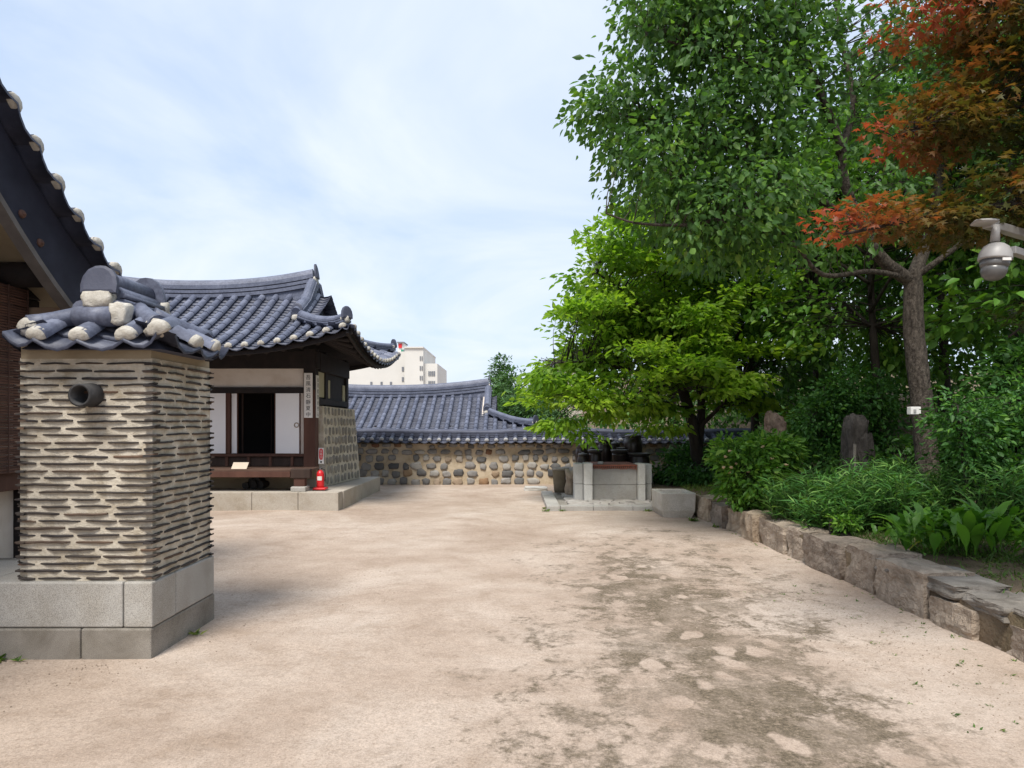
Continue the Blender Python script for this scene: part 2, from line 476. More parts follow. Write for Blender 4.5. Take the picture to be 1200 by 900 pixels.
    hsum = mth('ADD', mth('MULTIPLY', noise(t, 5.0, 8, 0.68, 0.0, P), 1.0), mth('MULTIPLY', noise(t, 160, 2, 0.7, 0, P), 0.12))
    hsum = mth('SUBTRACT', hsum, mth('MULTIPLY', N_first(t, stf), 0.05))
    bump(t, b, hsum, 0.55, 0.05)
    return m


def N_first(t, col):
    n = N(t, "ShaderNodeRGBToBW"); t.links.new(col, n.inputs[0]); return n.outputs[0]


# ------------------------------------------------------------------ ground
def ground():
    mb = MB()
    xs = [-600, -200, -60, -25] + [-15 + i * 0.5 for i in range(61)] + [25, 60, 200, 600]
    ys = [-600, -100, -20] + [-6 + i * 0.5 for i in range(60)] + [40, 120, 300, 900]
    vs = []
    for y in ys:
        for x in xs:
            z = 0.0
            if -6 < x < 6 and 0 < y < 20:
                z = 0.03 * mnoise.noise(Vector((x * 0.45, y * 0.3, 0.3)))
            vs.append((x, y, z))
    nx = len(xs)
    fs = [(j * nx + i, j * nx + i + 1, (j + 1) * nx + i + 1, (j + 1) * nx + i) for j in range(len(ys) - 1) for i in range(nx - 1)]
    mb.add(vs, fs)
    o = mb.build('ground', ground_material(), smooth=True)
    tag(o, 'packed sandy courtyard ground with damp dark patches', None, None, 'structure')


ground()


def bed_z(x, y):
    z = 0.30 + 0.09 * max(0, x - 3.6) + 0.16 * max(0, x - 6.5) + 0.04 * max(0, y - 12) * min(1, max(0, (x - 3.4) / 2))
    return z + 0.05 * mnoise.noise(Vector((x * 0.8, y * 0.8, 2.0)))


def planting_bed():
    mb = MB()
    nx, ny = 60, 64
    vs = []
    for j in range(ny + 1):
        y = -4 + 22.58 * j / ny
        xl = 3.62 - 0.028 * max(0, y - 2) if y < 12.3 else 3.33 - min(0.5, (y - 12.3) * 0.4)
        for i in range(nx + 1):
            u = i / nx
            x = xl + (30 - xl) * u ** 2.2
            z = bed_z(x, y)
            if i == 0: z = -0.05
            if i == 1: z -= 0.01
            vs.append((x, y, z))
    n = nx + 1
    mb.add(vs, [(j * n + i, j * n + i + 1, (j + 1) * n + i + 1, (j + 1) * n + i) for j in range(ny) for i in range(nx)])
    tag(mb.build('planting_bed', M['soil'], smooth=True), 'raised soil bed rising into the wood', None, None, 'structure')


planting_bed()

# ------------------------------------------------------------------ tiled roofs
ROOF_RIDGE = [(-.12, 0), (-.12, .045), (-.088, .045), (-.088, .06), (-.12, .06), (-.12, .10), (-.088, .10), (-.088, .115), (-.12, .115), (-.12, .155), (-.10, .155), (-.10, .17),
              (-.085, .20), (-.05, .235), (0, .25), (.05, .235), (.085, .20), (.10, .17), (.10, .155), (.12, .155), (.12, .115), (.088, .115), (.088, .10), (.12, .10), (.12, .06), (.088, .06), (.088, .045), (.12, .045), (.12, 0)]


def ridge_profile(h, wd):
    return [(a * wd / .24, b * h / .25) for a, b in ROOF_RIDGE]


def tile_rows(mt, mc, S, rows, rmax, pitch, rad=0.072, seg=0.27, pan=0.115, cap_n=10, capset=None, panmin=False, tileset=None):
    """S(s, r): the roof surface; cover tiles run up it at each s in rows, pans lie between them"""
    def frame(s, r):
        p = Vector(S(s, r)); e = 0.03
        dr = (Vector(S(s, r + e)) - Vector(S(s, r - e))).normalized()
        ds = (Vector(S(s + e, r)) - Vector(S(s - e, r))).normalized()
        n = ds.cross(dr)
        if n.z < 0: n = -n
        n.normalize()
        return p, dr, ds, n
    K = 7
    for s in rows:
        R_ = rmax(s)
        if R_ < 0.12 or (tileset is not None and s not in tileset): continue
        m = max(1, round(R_ / seg))
        for k in range(m):
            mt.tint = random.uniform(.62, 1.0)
            r0, r1 = k * R_ / m, min(R_, (k + 1) * R_ / m + 0.01)
            vs = []
            for (r, q, dn) in ((r0 - (0.02 if k == 0 else 0), rad, 0.0), (r1, rad * 0.9, -0.006)):
                p, dr, ds, n = frame(s, r)
                for j in range(K):
                    an = math.pi * j / (K - 1)
                    vs.append(p + ds * math.cos(an) * q + n * (math.sin(an) * q * 0.95 + dn + 0.018))
            fs = [(j, j + 1, K + j + 1, K + j) for j in range(K - 1)] + [tuple(range(K))]
            mt.add(vs, fs)
        # cap of mortar at the eave end
        if mc is not None and (capset is None or s in capset):
            p, dr, ds, n = frame(s, 0.0)
            q = rad * random.uniform(0.93, 1.04)
            o_ = p - dr * 0.022 + ds * random.uniform(-.004, .004)
            rings = []
            for (off, kk) in ((0.03, 1.0), (-0.006, 0.98), (-0.020, 0.84), (-0.027, 0.4)):
                ring = []
                for j in range(cap_n):
                    an = 2 * math.pi * j / cap_n
                    sn = math.sin(an)
                    hh = sn * q if sn > 0 else sn * q * 0.30
                    ring.append(o_ + dr * off + ds * math.cos(an) * q * kk + n * (hh * kk + 0.02))
                rings.append(ring)
            vs = [v for r_ in rings for v in r_]
            fs = [(a * cap_n + j, a * cap_n + (j + 1) % cap_n, (a + 1) * cap_n + (j + 1) % cap_n, (a + 1) * cap_n + j) for a in range(3) for j in range(cap_n)]
            fs.append(tuple(range(3 * cap_n, 4 * cap_n)))
            mc.add(vs, fs)
    # pans
    J = 5
    rs = list(rows)
    for a, b in zip(rs[:-1], rs[1:]):
        R_ = min(rmax(a), rmax(b)) + .05 if panmin else max(rmax(a), rmax(b))
        if R_ < 0.1: continue
        m = max(1, round(R_ / pan))
        for k in range(m):
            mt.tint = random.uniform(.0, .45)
            r0, r1 = k * R_ / m, (k + 1) * R_ / m
            if k == 0: r0 -= 0.06
            vs = []
            for (r, lift) in ((r0, 0.022), (r1 + 0.015, 0.0), (r0, 0.0)):
                for j in range(J):
                    u = j / (J - 1)
                    p, dr, ds, n = frame(a + (b - a) * u, r)
                    sag = -0.055 * math.sin(math.pi * u) * (1.0 if k else 1.15)
                    vs.append(p + n * (sag + lift))
            fs = [(j, j + 1, J + j + 1, J + j) for j in range(J - 1)] + [(2 * J + j, 2 * J + j + 1, j + 1, j) for j in range(J - 1)]
            mt.add(vs, fs)
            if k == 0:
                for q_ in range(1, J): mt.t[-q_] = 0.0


def end_tile(mb, p, facing, wd=0.26, ht=0.3, th=0.035):
    """upright rounded plate that closes a ridge"""
    p = Vector(p); f = Vector(facing).normalized()
    s = f.cross(Vector((0, 0, 1))).normalized()
    u = s.cross(f).normalized()
    if u.z < 0: u = -u
    pts = [(-.5, 0), (-.52, .3), (-.47, .6), (-.34, .85), (-.15, .98), (0, 1), (.15, .98), (.34, .85), (.47, .6), (.52, .3), (.5, 0)]
    n = len(pts)
    vs = [p + s * a * wd + u * b * ht + f * th / 2 for a, b in pts] + [p + s * a * wd + u * b * ht - f * th / 2 for a, b in pts] + \
         [p + s * a * wd * .8 + u * (b * .8 + .1) * ht + f * (th / 2 + .008) for a, b in pts]
    fs = [tuple(range(n - 1, -1, -1))[::-1] if False else tuple(range(2 * n, 3 * n)), tuple(range(2 * n - 1, n - 1, -1))]
    fs += [(i, (i + 1) % n, n + (i + 1) % n, n + i) for i in range(n)]
    fs += [(i, (i + 1) % n, 2 * n + (i + 1) % n, 2 * n + i) for i in range(n)]
    mb.add(vs, fs)


def hip_roof(root, xr, xl, yf, yb, prof, hipr, lift, lift_len, pitch, ridge_h, ridge_end_lift, detail=True, capmat='lime', rafter=True, th=0.16):
    """hip-and-gable roof: right eave xr, left eave xl, front eave yf, back eave yb"""
    run = (yb - yf) / 2
    ln = xr - xl
    wd = yb - yf

    def zz(s, r, length):
        e = max(0.0, 1 - s / lift_len) ** 2 + max(0.0, 1 - (length - s) / lift_len) ** 2
        return prof(r) + lift * e * max(0.0, 1 - r / 2.2)
    SF = lambda s, r: (xr - s, yf + r, zz(s, r, ln))
    SB = lambda s, r: (xr - s, yb - r, zz(s, r, ln))
    SR = lambda s, r: (xr - r, yf + s, zz(s, r, wd))
    SL = lambda s, r: (xl + r, yf + s, zz(s, r, wd))
    rf = lambda s: (min(s, ln - s) if min(s, ln - s) < hipr else run)
    rs = lambda s: min(s, wd - s, hipr)
    nrow = round(ln / pitch)
    rows = [(i + 0.5) * ln / nrow for i in range(nrow)]
    rows = [0.02] + rows + [ln - 0.02]
    mt, mc = MB(), MB()
    tile_rows(mt, mc, SF, rows, rf, pitch)
    tile_rows(mt, mc, SB, rows, rf, pitch)
    ns = round(wd / pitch)
    srows = [0.02] + [(i + 0.5) * wd / ns for i in range(ns)] + [wd - 0.02]
    tile_rows(mt, mc, SR, srows, rs, pitch)
    tile_rows(mt, mc, SL, srows, rs, pitch)
    roof = mt.build('roof', M['tile'], root, smooth=False)
    for p in roof.data.polygons: p.use_smooth = len(p.vertices) == 4
    mc.build('eave_mortar', M[capmat], roof, smooth=True)
    # deck under the tiles: one closed skin, seen from below as the dark soffit
    dk = MB()
    for S, l_, rm in ((SF, ln, rf), (SB, ln, rf), (SR, wd, rs), (SL, wd, rs)):
        a, b_ = 48 if l_ == ln else 30, 7
        vs = []
        for i in range(a + 1):
            s = l_ * i / a
            rmx = min(rm(s), run) if l_ != ln else min(max(min(s, ln - s), 0), run)
            for j in range(b_ + 1):
                p = Vector(S(s, rmx * j / b_)); vs.append((p.x, p.y, p.z - 0.075))
        m = b_ + 1
        dk.add(vs, [(i * m + j, i * m + j + 1, (i + 1) * m + j + 1, (i + 1) * m + j) for i in range(a) for j in range(b_)])
    dk.build('soffit', M['wood_black'], roof)
    # fascia under the eave edge
    fa = MB()
    for S, l_ in ((SF, ln), (SB, ln), (SR, wd), (SL, wd)):
        path = []
        for i in range(41):
            p = Vector(S(l_ * i / 40, 0.07)); path.append(p + Vector((0, 0, -0.12)))
        fa.sweep(path, [(-.025, -.05), (.025, -.05), (.025, .05), (-.025, .05)])
    fa.build('fascia', M['wood_black'], roof)
    # ridges
    rg = MB()
    plates = []
    yc = (yf + yb) / 2
    xa, xb = xl + hipr + 0.05, xr - hipr - 0.05
    zt = prof(run) - 0.06
    path = []
    for i in range(25):
        u = i / 24; x = xa + (xb - xa) * u
        path.append((x, yc, zt + ridge_end_lift * abs(2 * u - 1) ** 2.2))
    pr = ridge_profile(ridge_h, 0.26)
    rg.sweep(path, pr)
    ridge_end = path[-1]
    for xx, sg in ((xb, 1), (xa, -1)):
        plates.append(((xx + sg * 0.02, yc, path[-1][2] + ridge_h * .45), (sg, 0, 0.15), 0.24, ridge_h * 0.8))
        for S, fy in ((SF, 1), (SB, -1)):
            pth = []
            for i in range(13):
                r = run * 0.98 - (run * 0.98 - hipr - 0.05) * i / 12
                s = xr - (xx - sg * 0.05)
                q = Vector(S(s, r))
                pth.append(q + Vector((0, 0, 0.03 + (ridge_end_lift * 0.7) * max(0, 1 - i / 5))))
            rg.sweep(pth, ridge_profile(0.24, 0.22))
            rg.sweep(pth[:-1], [(-.08, -.28), (.08, -.28), (.08, .02), (-.08, .02)])
            plates.append((pth[-1] + Vector((0, -fy * 0.03, .06)), (0, -fy, 0.1), 0.24, 0.26))
            hp = []
            for i in range(13):
                r = hipr * 1.02 - (hipr * 1.02 - 0.10) * i / 12
                s = r if sg > 0 else ln - r
                q = Vector(S(s, r))
                hp.append(q + Vector((0, 0, 0.02 + 0.05 * (i / 12) ** 3)))
            rg.sweep(hp, ridge_profile(0.19, 0.18))
            dirn = (hp[-1] - hp[-2]).normalized()
            plates.append((hp[-1] + Vector((0, 0, .07)), (dirn.x, dirn.y, 0.1), 0.22, 0.23))
    fillp = [(-.09, -.42), (.09, -.42), (.09, .02), (-.09, .02)]
    rg.sweep(path, fillp)
    rgo = rg.build('ridge', M['tile'], roof)
    for pl_ in plates:
        q = MB(); end_tile(q, *pl_); q.build('end_tile', M['tile_dark'], roof)
    # mortar lumps where ridges end
    lm = MB()
    k = 0
    for xx, sg in ((xb, 1), (xa, -1)):
        for S, fy in ((SF, 1), (SB, -1)):
            s = xr - (xx - sg * 0.05)
            q = Vector(S(s, hipr + 0.02)); k += 1
            lm.rock(q + Vector((0, -fy * .0, .06)), (.2, .14, .13), 40 + k, 3, 0.2, boxy=0.3)
            s2 = 0.16 if sg > 0 else ln - 0.16
            q = Vector(S(s2, 0.16))
            lm.rock(q + Vector((sg * .02, -fy * .02, .13)), (.17, .17, .15), 60 + k, 3, 0.2, boxy=0.3)
        lm.rock((xx - sg * .02, yc, path[-1][2] + ridge_h * .3), (.1, .3, .2), 80 + k, 3, 0.2, boxy=0.3)
    lm.build('ridge_mortar', M[capmat], rgo, smooth=True)
    # gable infill
    gb = MB()
    for xx, sg in ((xb - 0.12, 1), (xa + 0.12, -1)):
        vs = [(xx, yf + hipr, prof(hipr) - .05), (xx, yb - hipr, prof(hipr) - .05), (xx, yc, prof(run))]
        vs2 = [(v[0] - sg * 0.1, v[1], v[2]) for v in vs]
        gb.add(vs + vs2, [(0, 1, 2), (5, 4, 3), (0, 3, 4, 1), (1, 4, 5, 2), (2, 5, 3, 0)])
    gb.build('gable', M['plaster'], root)
    # rafters, round poles under front and right eaves
    if rafter:
        for S, l_ in ((SF, ln), (SR, wd)):
            nn = round(l_ / 0.32)
            for i in range(1, nn):
                s = l_ * i / nn
                m_ = MB()
                a0 = Vector(S(s, 0.12)) + Vector((0, 0, -0.17))
                sin = min(max(s, 0.75), l_ - 0.75)
                a1 = Vector(S(sin, min(1.5, sin, l_ - sin))) + Vector((0, 0, -0.17))
                m_.tube([a0, a1], 0.05, 8)
                m_.build('rafter', M['wood_black'], roof, smooth=True)
    return roof


# ------------------------------------------------------------------ text
def text_mb(s, size):
    cu = bpy.data.curves.new('txt', 'FONT'); cu.body = s; cu.size = size; cu.align_x = 'CENTER'; cu.extrude = 0.0008; cu.space_line = 0.85
    cu.resolution_u = 2
    o = bpy.data.objects.new('txt', cu); COL.objects.link(o)
    dg = bpy.context.evaluated_depsgraph_get()
    me = bpy.data.meshes.new_from_object(o.evaluated_get(dg))
    vs = [tuple(v.co) for v in me.vertices]; fs = [tuple(p.vertices) for p in me.polygons]
    bpy.data.objects.remove(o); bpy.data.meshes.remove(me)
    xs = [v[0] for v in vs] or [0]; ys = [v[1] for v in vs] or [0]
    cx, cy = (min(xs) + max(xs)) / 2, (min(ys) + max(ys)) / 2
    return [(v[0] - cx, v[1] - cy, v[2]) for v in vs], fs


# ------------------------------------------------------------------ left building (only its gable corner is in view)
def left_house():
    root = thing('tiled_house', (-8.5, 4, 0), 'dark gable end of a tiled house with woven blind behind the chimney', 'house')
    y_e = 7.62

    def vz(y):
        q = 8.31 - y
        q2 = max(0.0, q - 0.60)
        return 2.71 + 0.20 * q + (0.1744 * q2 * q2 if q2 < 2.1 else 0.1744 * 2.1 ** 2 + 0.73 * (q2 - 2.1))
    ridge_y = 3.6
    mt, mc = MB(), MB()
    XV = -4.46
    SB = lambda s, r: (XV - s, y_e - r, vz(y_e - r))
    SFr = lambda s, r: (XV - s, 2 * ridge_y - y_e + r, vz(y_e - r))
    rows = [0.1 + 0.3 * i for i in range(26)]
    tile_rows(mt, mc, SB, rows, lambda s: y_e - ridge_y, 0.3)
    tile_rows(mt, mc, SFr, rows, lambda s: y_e - ridge_y, 0.3)
    # verge tiles laid sideways over the gable edge
    vt, vm = MB(), MB()
    y = 7.55
    pts = []
    while y > ridge_y + 0.1:
        pts.append(y)
        sl = (vz(y - 0.05) - vz(y + 0.05)) / 0.1
        y -= 0.345 / math.sqrt(1 + sl * sl)
    SV = lambda s, r: (-4.05 - r, y_e - s, vz(y_e - s) + 0.075 + 0.05 * r)
    tile_rows(vt, vm, SV, [y_e - q for q in pts], lambda s: 0.44, 0.345, rad=0.088, pan=0.22)
    roof = mt.build('roof', M['tile_dark'], root)
    for p in roof.data.polygons: p.use_smooth = len(p.vertices) == 4
    mc.build('eave_mortar', M['lime'], roof, smooth=True)
    v_o = vt.build('verge_tiles', M['tile_dark'], roof)
    for p in v_o.data.polygons: p.use_smooth = len(p.vertices) == 4
    vm.build('verge_mortar', M['lime'], v_o, smooth=True)
    rg = MB(); rg.sweep([(-4.2, ridge_y, vz(ridge_y) - .03), (-12, ridge_y, vz(ridge_y) - .03)], ridge_profile(.4, .28)); rg.build('ridge', M['tile_dark'], roof)
    dk = MB()
    for fy in (0, 1):
        vs = []
        for i in range(15):
            r = (y_e - ridge_y) * i / 14
            yy = y_e - r
            z = vz(yy) - 0.08
            yy = yy if not fy else 2 * ridge_y - yy
            vs += [(-4.24, yy, z), (-12, yy, z), (-4.24, yy, z - .1), (-12, yy, z - .1)]
        fs = []
        for i in range(14):
            a, b = i * 4, i * 4 + 4
            fs += [(a, a + 1, b + 1, b), (a + 2, b + 2, b + 3, a + 3), (a, b, b + 2, a + 2), (a + 1, a + 3, b + 3, b + 1)]
        fs += [(0, 2, 3, 1), (56, 57, 59, 58)]
        dk.add(vs, fs)
    dk.build('soffit', M['clay_wall'], roof)
    # bargeboard following the verge, with its pale lower edge and iron bosses
    bb, lip = MB(), MB()
    ys = [7.55 - 0.2 * i for i in range(20)]
    vs = []
    for yy in ys:
        zt, zb = vz(yy) - 0.0, vz(yy) - 0.62
        vs += [(-4.16, yy, zt), (-4.16, yy, zb), (-4.23, yy, zb), (-4.23, yy, zt)]
    fs = []
    for i in range(len(ys) - 1):
        a, b = i * 4, i * 4 + 4
        for k in range(4): fs.append((a + k, a + (k + 1) % 4, b + (k + 1) % 4, b + k))
    fs += [(0, 3, 2, 1), tuple(len(vs) - 4 + k for k in range(4))]
    bb.add(vs, fs)
    bgo = bb.build('bargeboard', M['board_navy'], root)
    lip.sweep([(-4.195, yy, vz(yy) - 0.645) for yy in ys], [(-.055, -.025), (.055, -.025), (.055, .025), (-.055, .025)])
    lip.build('bargeboard_edge', M['board_edge'], bgo)
    for yy in (5.76, 5.98, 4.8):
        bs = MB(); bs.tube([(-4.165, yy, vz(yy) - .46), (-4.14, yy, vz(yy) - .46)], [.04, .03], 14); bs.tube([(-4.15, yy, vz(yy) - .46), (-4.125, yy, vz(yy) - .46)], [.018, .012], 10)
        bs.build('iron_boss', M['rust_dark'], bgo, smooth=True)
    # gable wall, posts, purlins, blind
    XW = -4.92
    wl = MB(); wl.box(-12, XW, -0.3, 6.9, 0.1, 2.75)
    gp = []
    for y_ in (6.9, 6.4, 5.6, 4.6, 3.6, 2.6, 1.6, 0.6, -0.3):
        gp.append((y_, max(2.75, (vz(y_) if y_ >= ridge_y else vz(2 * ridge_y - y_)) - 0.2)))
    n = len(gp)
    wl.add([(XW, a, b) for a, b in gp] + [(XW, -.3, 2.6), (XW, 6.9, 2.6)] + [(XW - .12, a, b) for a, b in gp] + [(XW - .12, -.3, 2.6), (XW - .12, 6.9, 2.6)],
           [tuple(range(n + 2)), tuple(range(2 * n + 3, n + 1, -1))])
    wl.build('wall', M['plaster'], root)
    for (yy, zz_) in ((6.45, 3.06), (5.35, 3.62), (4.39, 4.35)):
        q = MB(); q.tube([(-5.0, yy, zz_), (-4.36, yy, zz_)], .12, 14); q.build('purlin', M['wood_black'], root, smooth=True)
    q = MB(); q.box(-5.0, XW + .10, -.3, 6.95, 2.90, 3.02); q.build('tie_beam', M['wood_black'], root, bevel=.01)
    for yy in (6.83, 4.5):
        q = MB(); q.box(-5.0, XW + .08, yy - .13, yy + .13, .1, 2.9); q.build('post', M['wood_black'], root, bevel=.01)
    q = MB(); q.box(-4.95, -4.3, 6.66, 6.82, 2.64, 2.79); q.build('beam_end', M['wood_pale'], root, bevel=.008)
    q = MB(); q.box(-4.95, -4.45, 6.56, 6.68, 2.47, 2.58); q.build('beam_end', M['wood_pale'], root, bevel=.008)
    q = MB(); q.box(XW, XW + .16, 3.4, 6.7, 1.02, 1.19); q.build('sill_beam', M['wood_red'], root, bevel=.01)
    # blind of split bamboo hanging in front of the wall
    q = MB()
    for i in range(70):
        z = 1.20 + i * 0.0252
        q.tint = random.random()
        q.tube([(-4.735, 3.5, z + random.uniform(-.003, .003)), (-4.72, 5.2, z - .003), (-4.728, 6.62, z + random.uniform(-.003, .003))], .0132, 5, False)
    for yy in [3.6 + .25 * k for k in range(13)]:
        q.bar((-4.705, yy, 1.2), (-4.703, yy, 2.95), .008, .008, (0, 1, 0))
    q.build('blind', M['blind'], root)
    q = MB(); q.box(XW, XW + .05, 5.4, 6.4, .3, .68); q.build('under_vent', M['granite_dirty'], root)
    q = MB(); q.box(-12, -4.6, -1, 7.3, -.05, .28); q.build('house_plinth', M['granite_dirty'], root, bevel=.01)


M['board_navy'] = rough_mat('navy_board', (.013, .014, .026), (.026, .028, .046), 4, .7, .3, 30, .003)
M['board_edge'] = rough_mat('board_edge', (.10, .09, .085), (.17, .155, .145), 4, .8, .3, 30, .003)
M['rust_dark'] = rough_mat('rusty_iron', (.07, .04, .032), (.14, .075, .055), 20, .8, .4, 60, .003)
M['blind'] = rough_mat('split_bamboo', (.085, .048, .038), (.15, .088, .066), 3, 0.8, 0.4, 40, 0.003,
                       tint=[(0, (.75, .72, .75)), (1, (1.2, 1.1, 1.05))])
left_house()


# ------------------------------------------------------------------ chimney of stacked tile courses on granite blocks
def chimney():
    x0, x1, y0, y1 = -3.54, -2.555, 4.835, 5.80
    root = thing('chimney', (-3.05, 5.3, 0), 'square free-standing chimney of stacked dark tiles in pale mortar on granite blocks', 'chimney')
    g = MB()
    # granite plinth: lower tier and upper tier; it runs on to the left under the house
    gl = MB(); gl.box(-3.05, x1, y0 - .035, 5.82, -.1, .21); gl.box(-6.5, -3.056, y0 - .035, 5.82, -.1, .209)
    gl.build('lower_granite_block', M['granite_dirty'], root, bevel=.012)
    for a, b, c, d in ((-2.756, x1 + .002, y0 - .025, 5.15), (-3.77, -2.762, y0 - .025, 5.60), (-6.5, -3.776, y0 - .025, 5.60), (-2.76, x1 + .001, 5.156, 5.81)):
        gu = MB(); gu.box(a, b, c, d, .214, .535); gu.build('upper_granite_block', M['granite'], root, bevel=.012)
    top = MB(); top.box(-6.5, -3.56, 5.605, 5.75, -.05, .525); top.build('granite_backing', M['granite_dirty'], root, bevel=.01)
    zb, zt = 0.537, 2.12
    # mortar body
    b = MB()
    ins = .022
    b.box(x0 + ins, x1 - ins, y0 + ins, y1 - ins, .50, zt)
    body = b.build('shaft', M['mortar'], root)
    ncs = 31
    t = MB()
    rng = random.Random(7)

    def strip(face, a, c, z, th, curl=0):
        """one tile edge: wavy strip from a to c along a face"""
        n = max(3, int(abs(c - a) / .045))
        bow = rng.uniform(-.004, .005)
        t.tint = rng.choice([rng.uniform(0, .5)] * 3 + [rng.uniform(.5, 1.0)])
        outw = .008 + rng.uniform(0, .011)
        tilt = rng.uniform(-.006, .006)
        rings = []
        for i in range(n + 1):
            u = i / n
            w_ = a + (c - a) * u
            zz_ = z + bow * math.sin(math.pi * u) + (.016 * max(0, (u - .55) / .45) ** 2 if curl > 0 else .016 * max(0, (.45 - u) / .45) ** 2 if curl < 0 else 0) + tilt * (u - .5) + rng.uniform(-.0022, .0022)
            h = th * (0.72 + 0.28 * min(1, 6 * min(u, 1 - u) + .2)) + rng.uniform(-.0015, .0015)
            o_ = outw + rng.uniform(-.003, .003) - (.010 if i in (0, n) else 0)
            ring = []
            for (oo, hh) in ((-.05, -h * .5), (o_, -h * .42), (o_ + .003, 0), (o_, h * .42), (-.05, h * .5)):
                if face == 'f': ring.append((w_, y0 + ins - oo, zz_ + hh))
                elif face == 'b': ring.append((w_, y1 - ins + oo, zz_ + hh))
                elif face == 'r': ring.append((x1 - ins + oo, w_, zz_ + hh))
                else: ring.append((x0 + ins - oo, w_, zz_ + hh))
            rings.append(ring)
        vs = [v for r_ in rings for v in r_]
        fs = [(i * 5 + k, i * 5 + k + 1, (i + 1) * 5 + k + 1, (i + 1) * 5 + k) for i in range(n) for k in range(4)]
        fs += [(0, 1, 2, 3, 4), tuple(range(5 * n + 4, 5 * n - 1, -1))]
        t.add(vs, fs)
    for c in range(ncs):
        z = zb + .018 + c * (zt - .06 - zb) / (ncs - 1)
        odd = c % 2
        for face, lo, hi in (('f', x0, x1), ('r', y0, y1), ('b', x0, x1), ('l', y0, y1)):
            # long strips; on even courses a corner tile sticks past the edge
            a = lo - (.012 if odd else -.008)
            first = True
            cl = -1 if odd == 0 and face in 'fb' else 0
            while a < hi - .06:
                ln_ = rng.uniform(.20, .40) if not (first and odd == 0) else rng.uniform(.10, .17)
                first = False
                e = a + ln_
                if hi - e < .09: e = hi + (.010 if rng.random() < .6 else -.008)
                strip(face, a, min(e, hi + .012), z + rng.uniform(-.003, .003), rng.uniform(.013, .021), cl if cl < 0 else (1 if e >= hi - .01 and odd else 0))
                cl = 0
                a = e + rng.uniform(.014, .045)
    t.build('tile_courses', M['course_tile'], body)
    # wooden-looking levelling band below the roof
    q = MB(); q.box(x0 + .03, x1 - .03, y0 + .02, y1 - .02, zt - .005, zt + .09); q.build('top_band', M['clay_wall'], root)
    # clay smoke pipe poking from the front
    p = MB()
    c1 = W(93, 463, 4.70); c0 = Vector((c1.x, 4.848, c1.z + .008))
    rr = .080
    ring = lambda c, r: [Vector((c.x + r * math.cos(2 * math.pi * k / 20), c.y, c.z + r * math.sin(2 * math.pi * k / 20))) for k in range(20)]
    rs_ = [ring(c0, rr * 1.03), ring(c1, rr), ring(c1, rr * .78), ring(c0, rr * .78)]
    p.add([v for r_ in rs_ for v in r_], [(i * 20 + k, i * 20 + (k + 1) % 20, (i + 1) * 20 + (k + 1) % 20, (i + 1) * 20 + k) for i in range(3) for k in range(20)] + [tuple(range(60, 80))])
    p.build('smoke_pipe', M['clay_pipe'], root, smooth=True)
    # little hipped tile roof
    ex0, ex1, ey0, ey1 = -3.50, -2.42, 4.72, 5.66
    mt, mc = MB(), MB()
    zr = 2.235
    wx, wy = ex1 - ex0, ey1 - ey0
    pf = lambda r: zr + .50 * r + .22 * r * r
    lz = lambda s, r, l_: pf(r) + .05 * (max(0, 1 - s / .35) ** 2 + max(0, 1 - (l_ - s) / .35) ** 2) * max(0, 1 - r / .4)
    SF = lambda s, r: (ex0 + s, ey0 + r, lz(s, r, wx))
    SB = lambda s, r: (ex0 + s, ey1 - r, lz(s, r, wx))
    SR = lambda s, r: (ex1 - r, ey0 + s, lz(s, r, wy))
    SL = lambda s, r: (ex0 + r, ey0 + s, lz(s, r, wy))
    rowx = [.0, .21, .51, .83, wx - .02]
    rowy = [.02, .41, .72, wy - .03]
    for S, rows, l_ in ((SF, rowx, wx), (SB, rowx, wx), (SR, rowy, wy), (SL, rowy, wy)):
        tile_rows(mt, mc, S, rows, lambda s: max(.16, min(s, l_ - s, wx / 2 - .05)), .3, rad=.075, cap_n=14, seg=.3, capset=rows[1:] if S is SF else rows[1:3], panmin=True, tileset=rows[1:] if S is SF else rows[1:3])
    roof = mt.build('roof', M['tile'], root)
    for p_ in roof.data.polygons: p_.use_smooth = len(p_.vertices) == 4
    mc.build('eave_mortar', M['lime'], roof, smooth=True)
    dk = MB()
    a = [(ex0 + .05, ey0 + .05), (ex1 - .05, ey0 + .05), (ex1 - .05, ey1 - .05), (ex0 + .05, ey1 - .05)]
    dk.add([(x, y, zr - .06) for x, y in a] + [(ex0 + wx / 2 - .05, ey0 + wx / 2, zr + .3), (ex0 + wx / 2 + .05, ey0 + wx / 2, zr + .3), (ex0 + wx / 2 + .05, ey1 - wx / 2, zr + .3), (ex0 + wx / 2 - .05, ey1 - wx / 2, zr + .3)],
           [(0, 3, 2, 1), (4, 5, 6, 7), (0, 1, 5, 4), (1, 2, 6, 5), (2, 3, 7, 6), (3, 0, 4, 7)])
    dk.build('roof_bed', M['tile_dark'], roof)
    rg = MB()
    xm = ex0 + wx / 2 - .0
    ra, rb = (xm, ey0 + .20, 2.47), (xm, ey1 - .16, 2.47)
    rg.sweep([ra, rb], ridge_profile(.20, .30))
    for sx in (-1, 1):
        rg.tube([(xm + sx * .13, ey0 + .14, 2.47), (xm + sx * .13, ey1 - .14, 2.47)], .062, 12)
    rg.tube([(xm, ey0 + .16, 2.69), (xm, ey1 - .16, 2.69)], .068, 14)
    rg.tube([(xm - .15, ey0 + .13, 2.415), (xm + .13, ey0 + .13, 2.415)], [.072, .074], 16)
    end_tile(rg, (xm, ey1 - .13, 2.58), (0, 1, .15), .27, .25, .035)
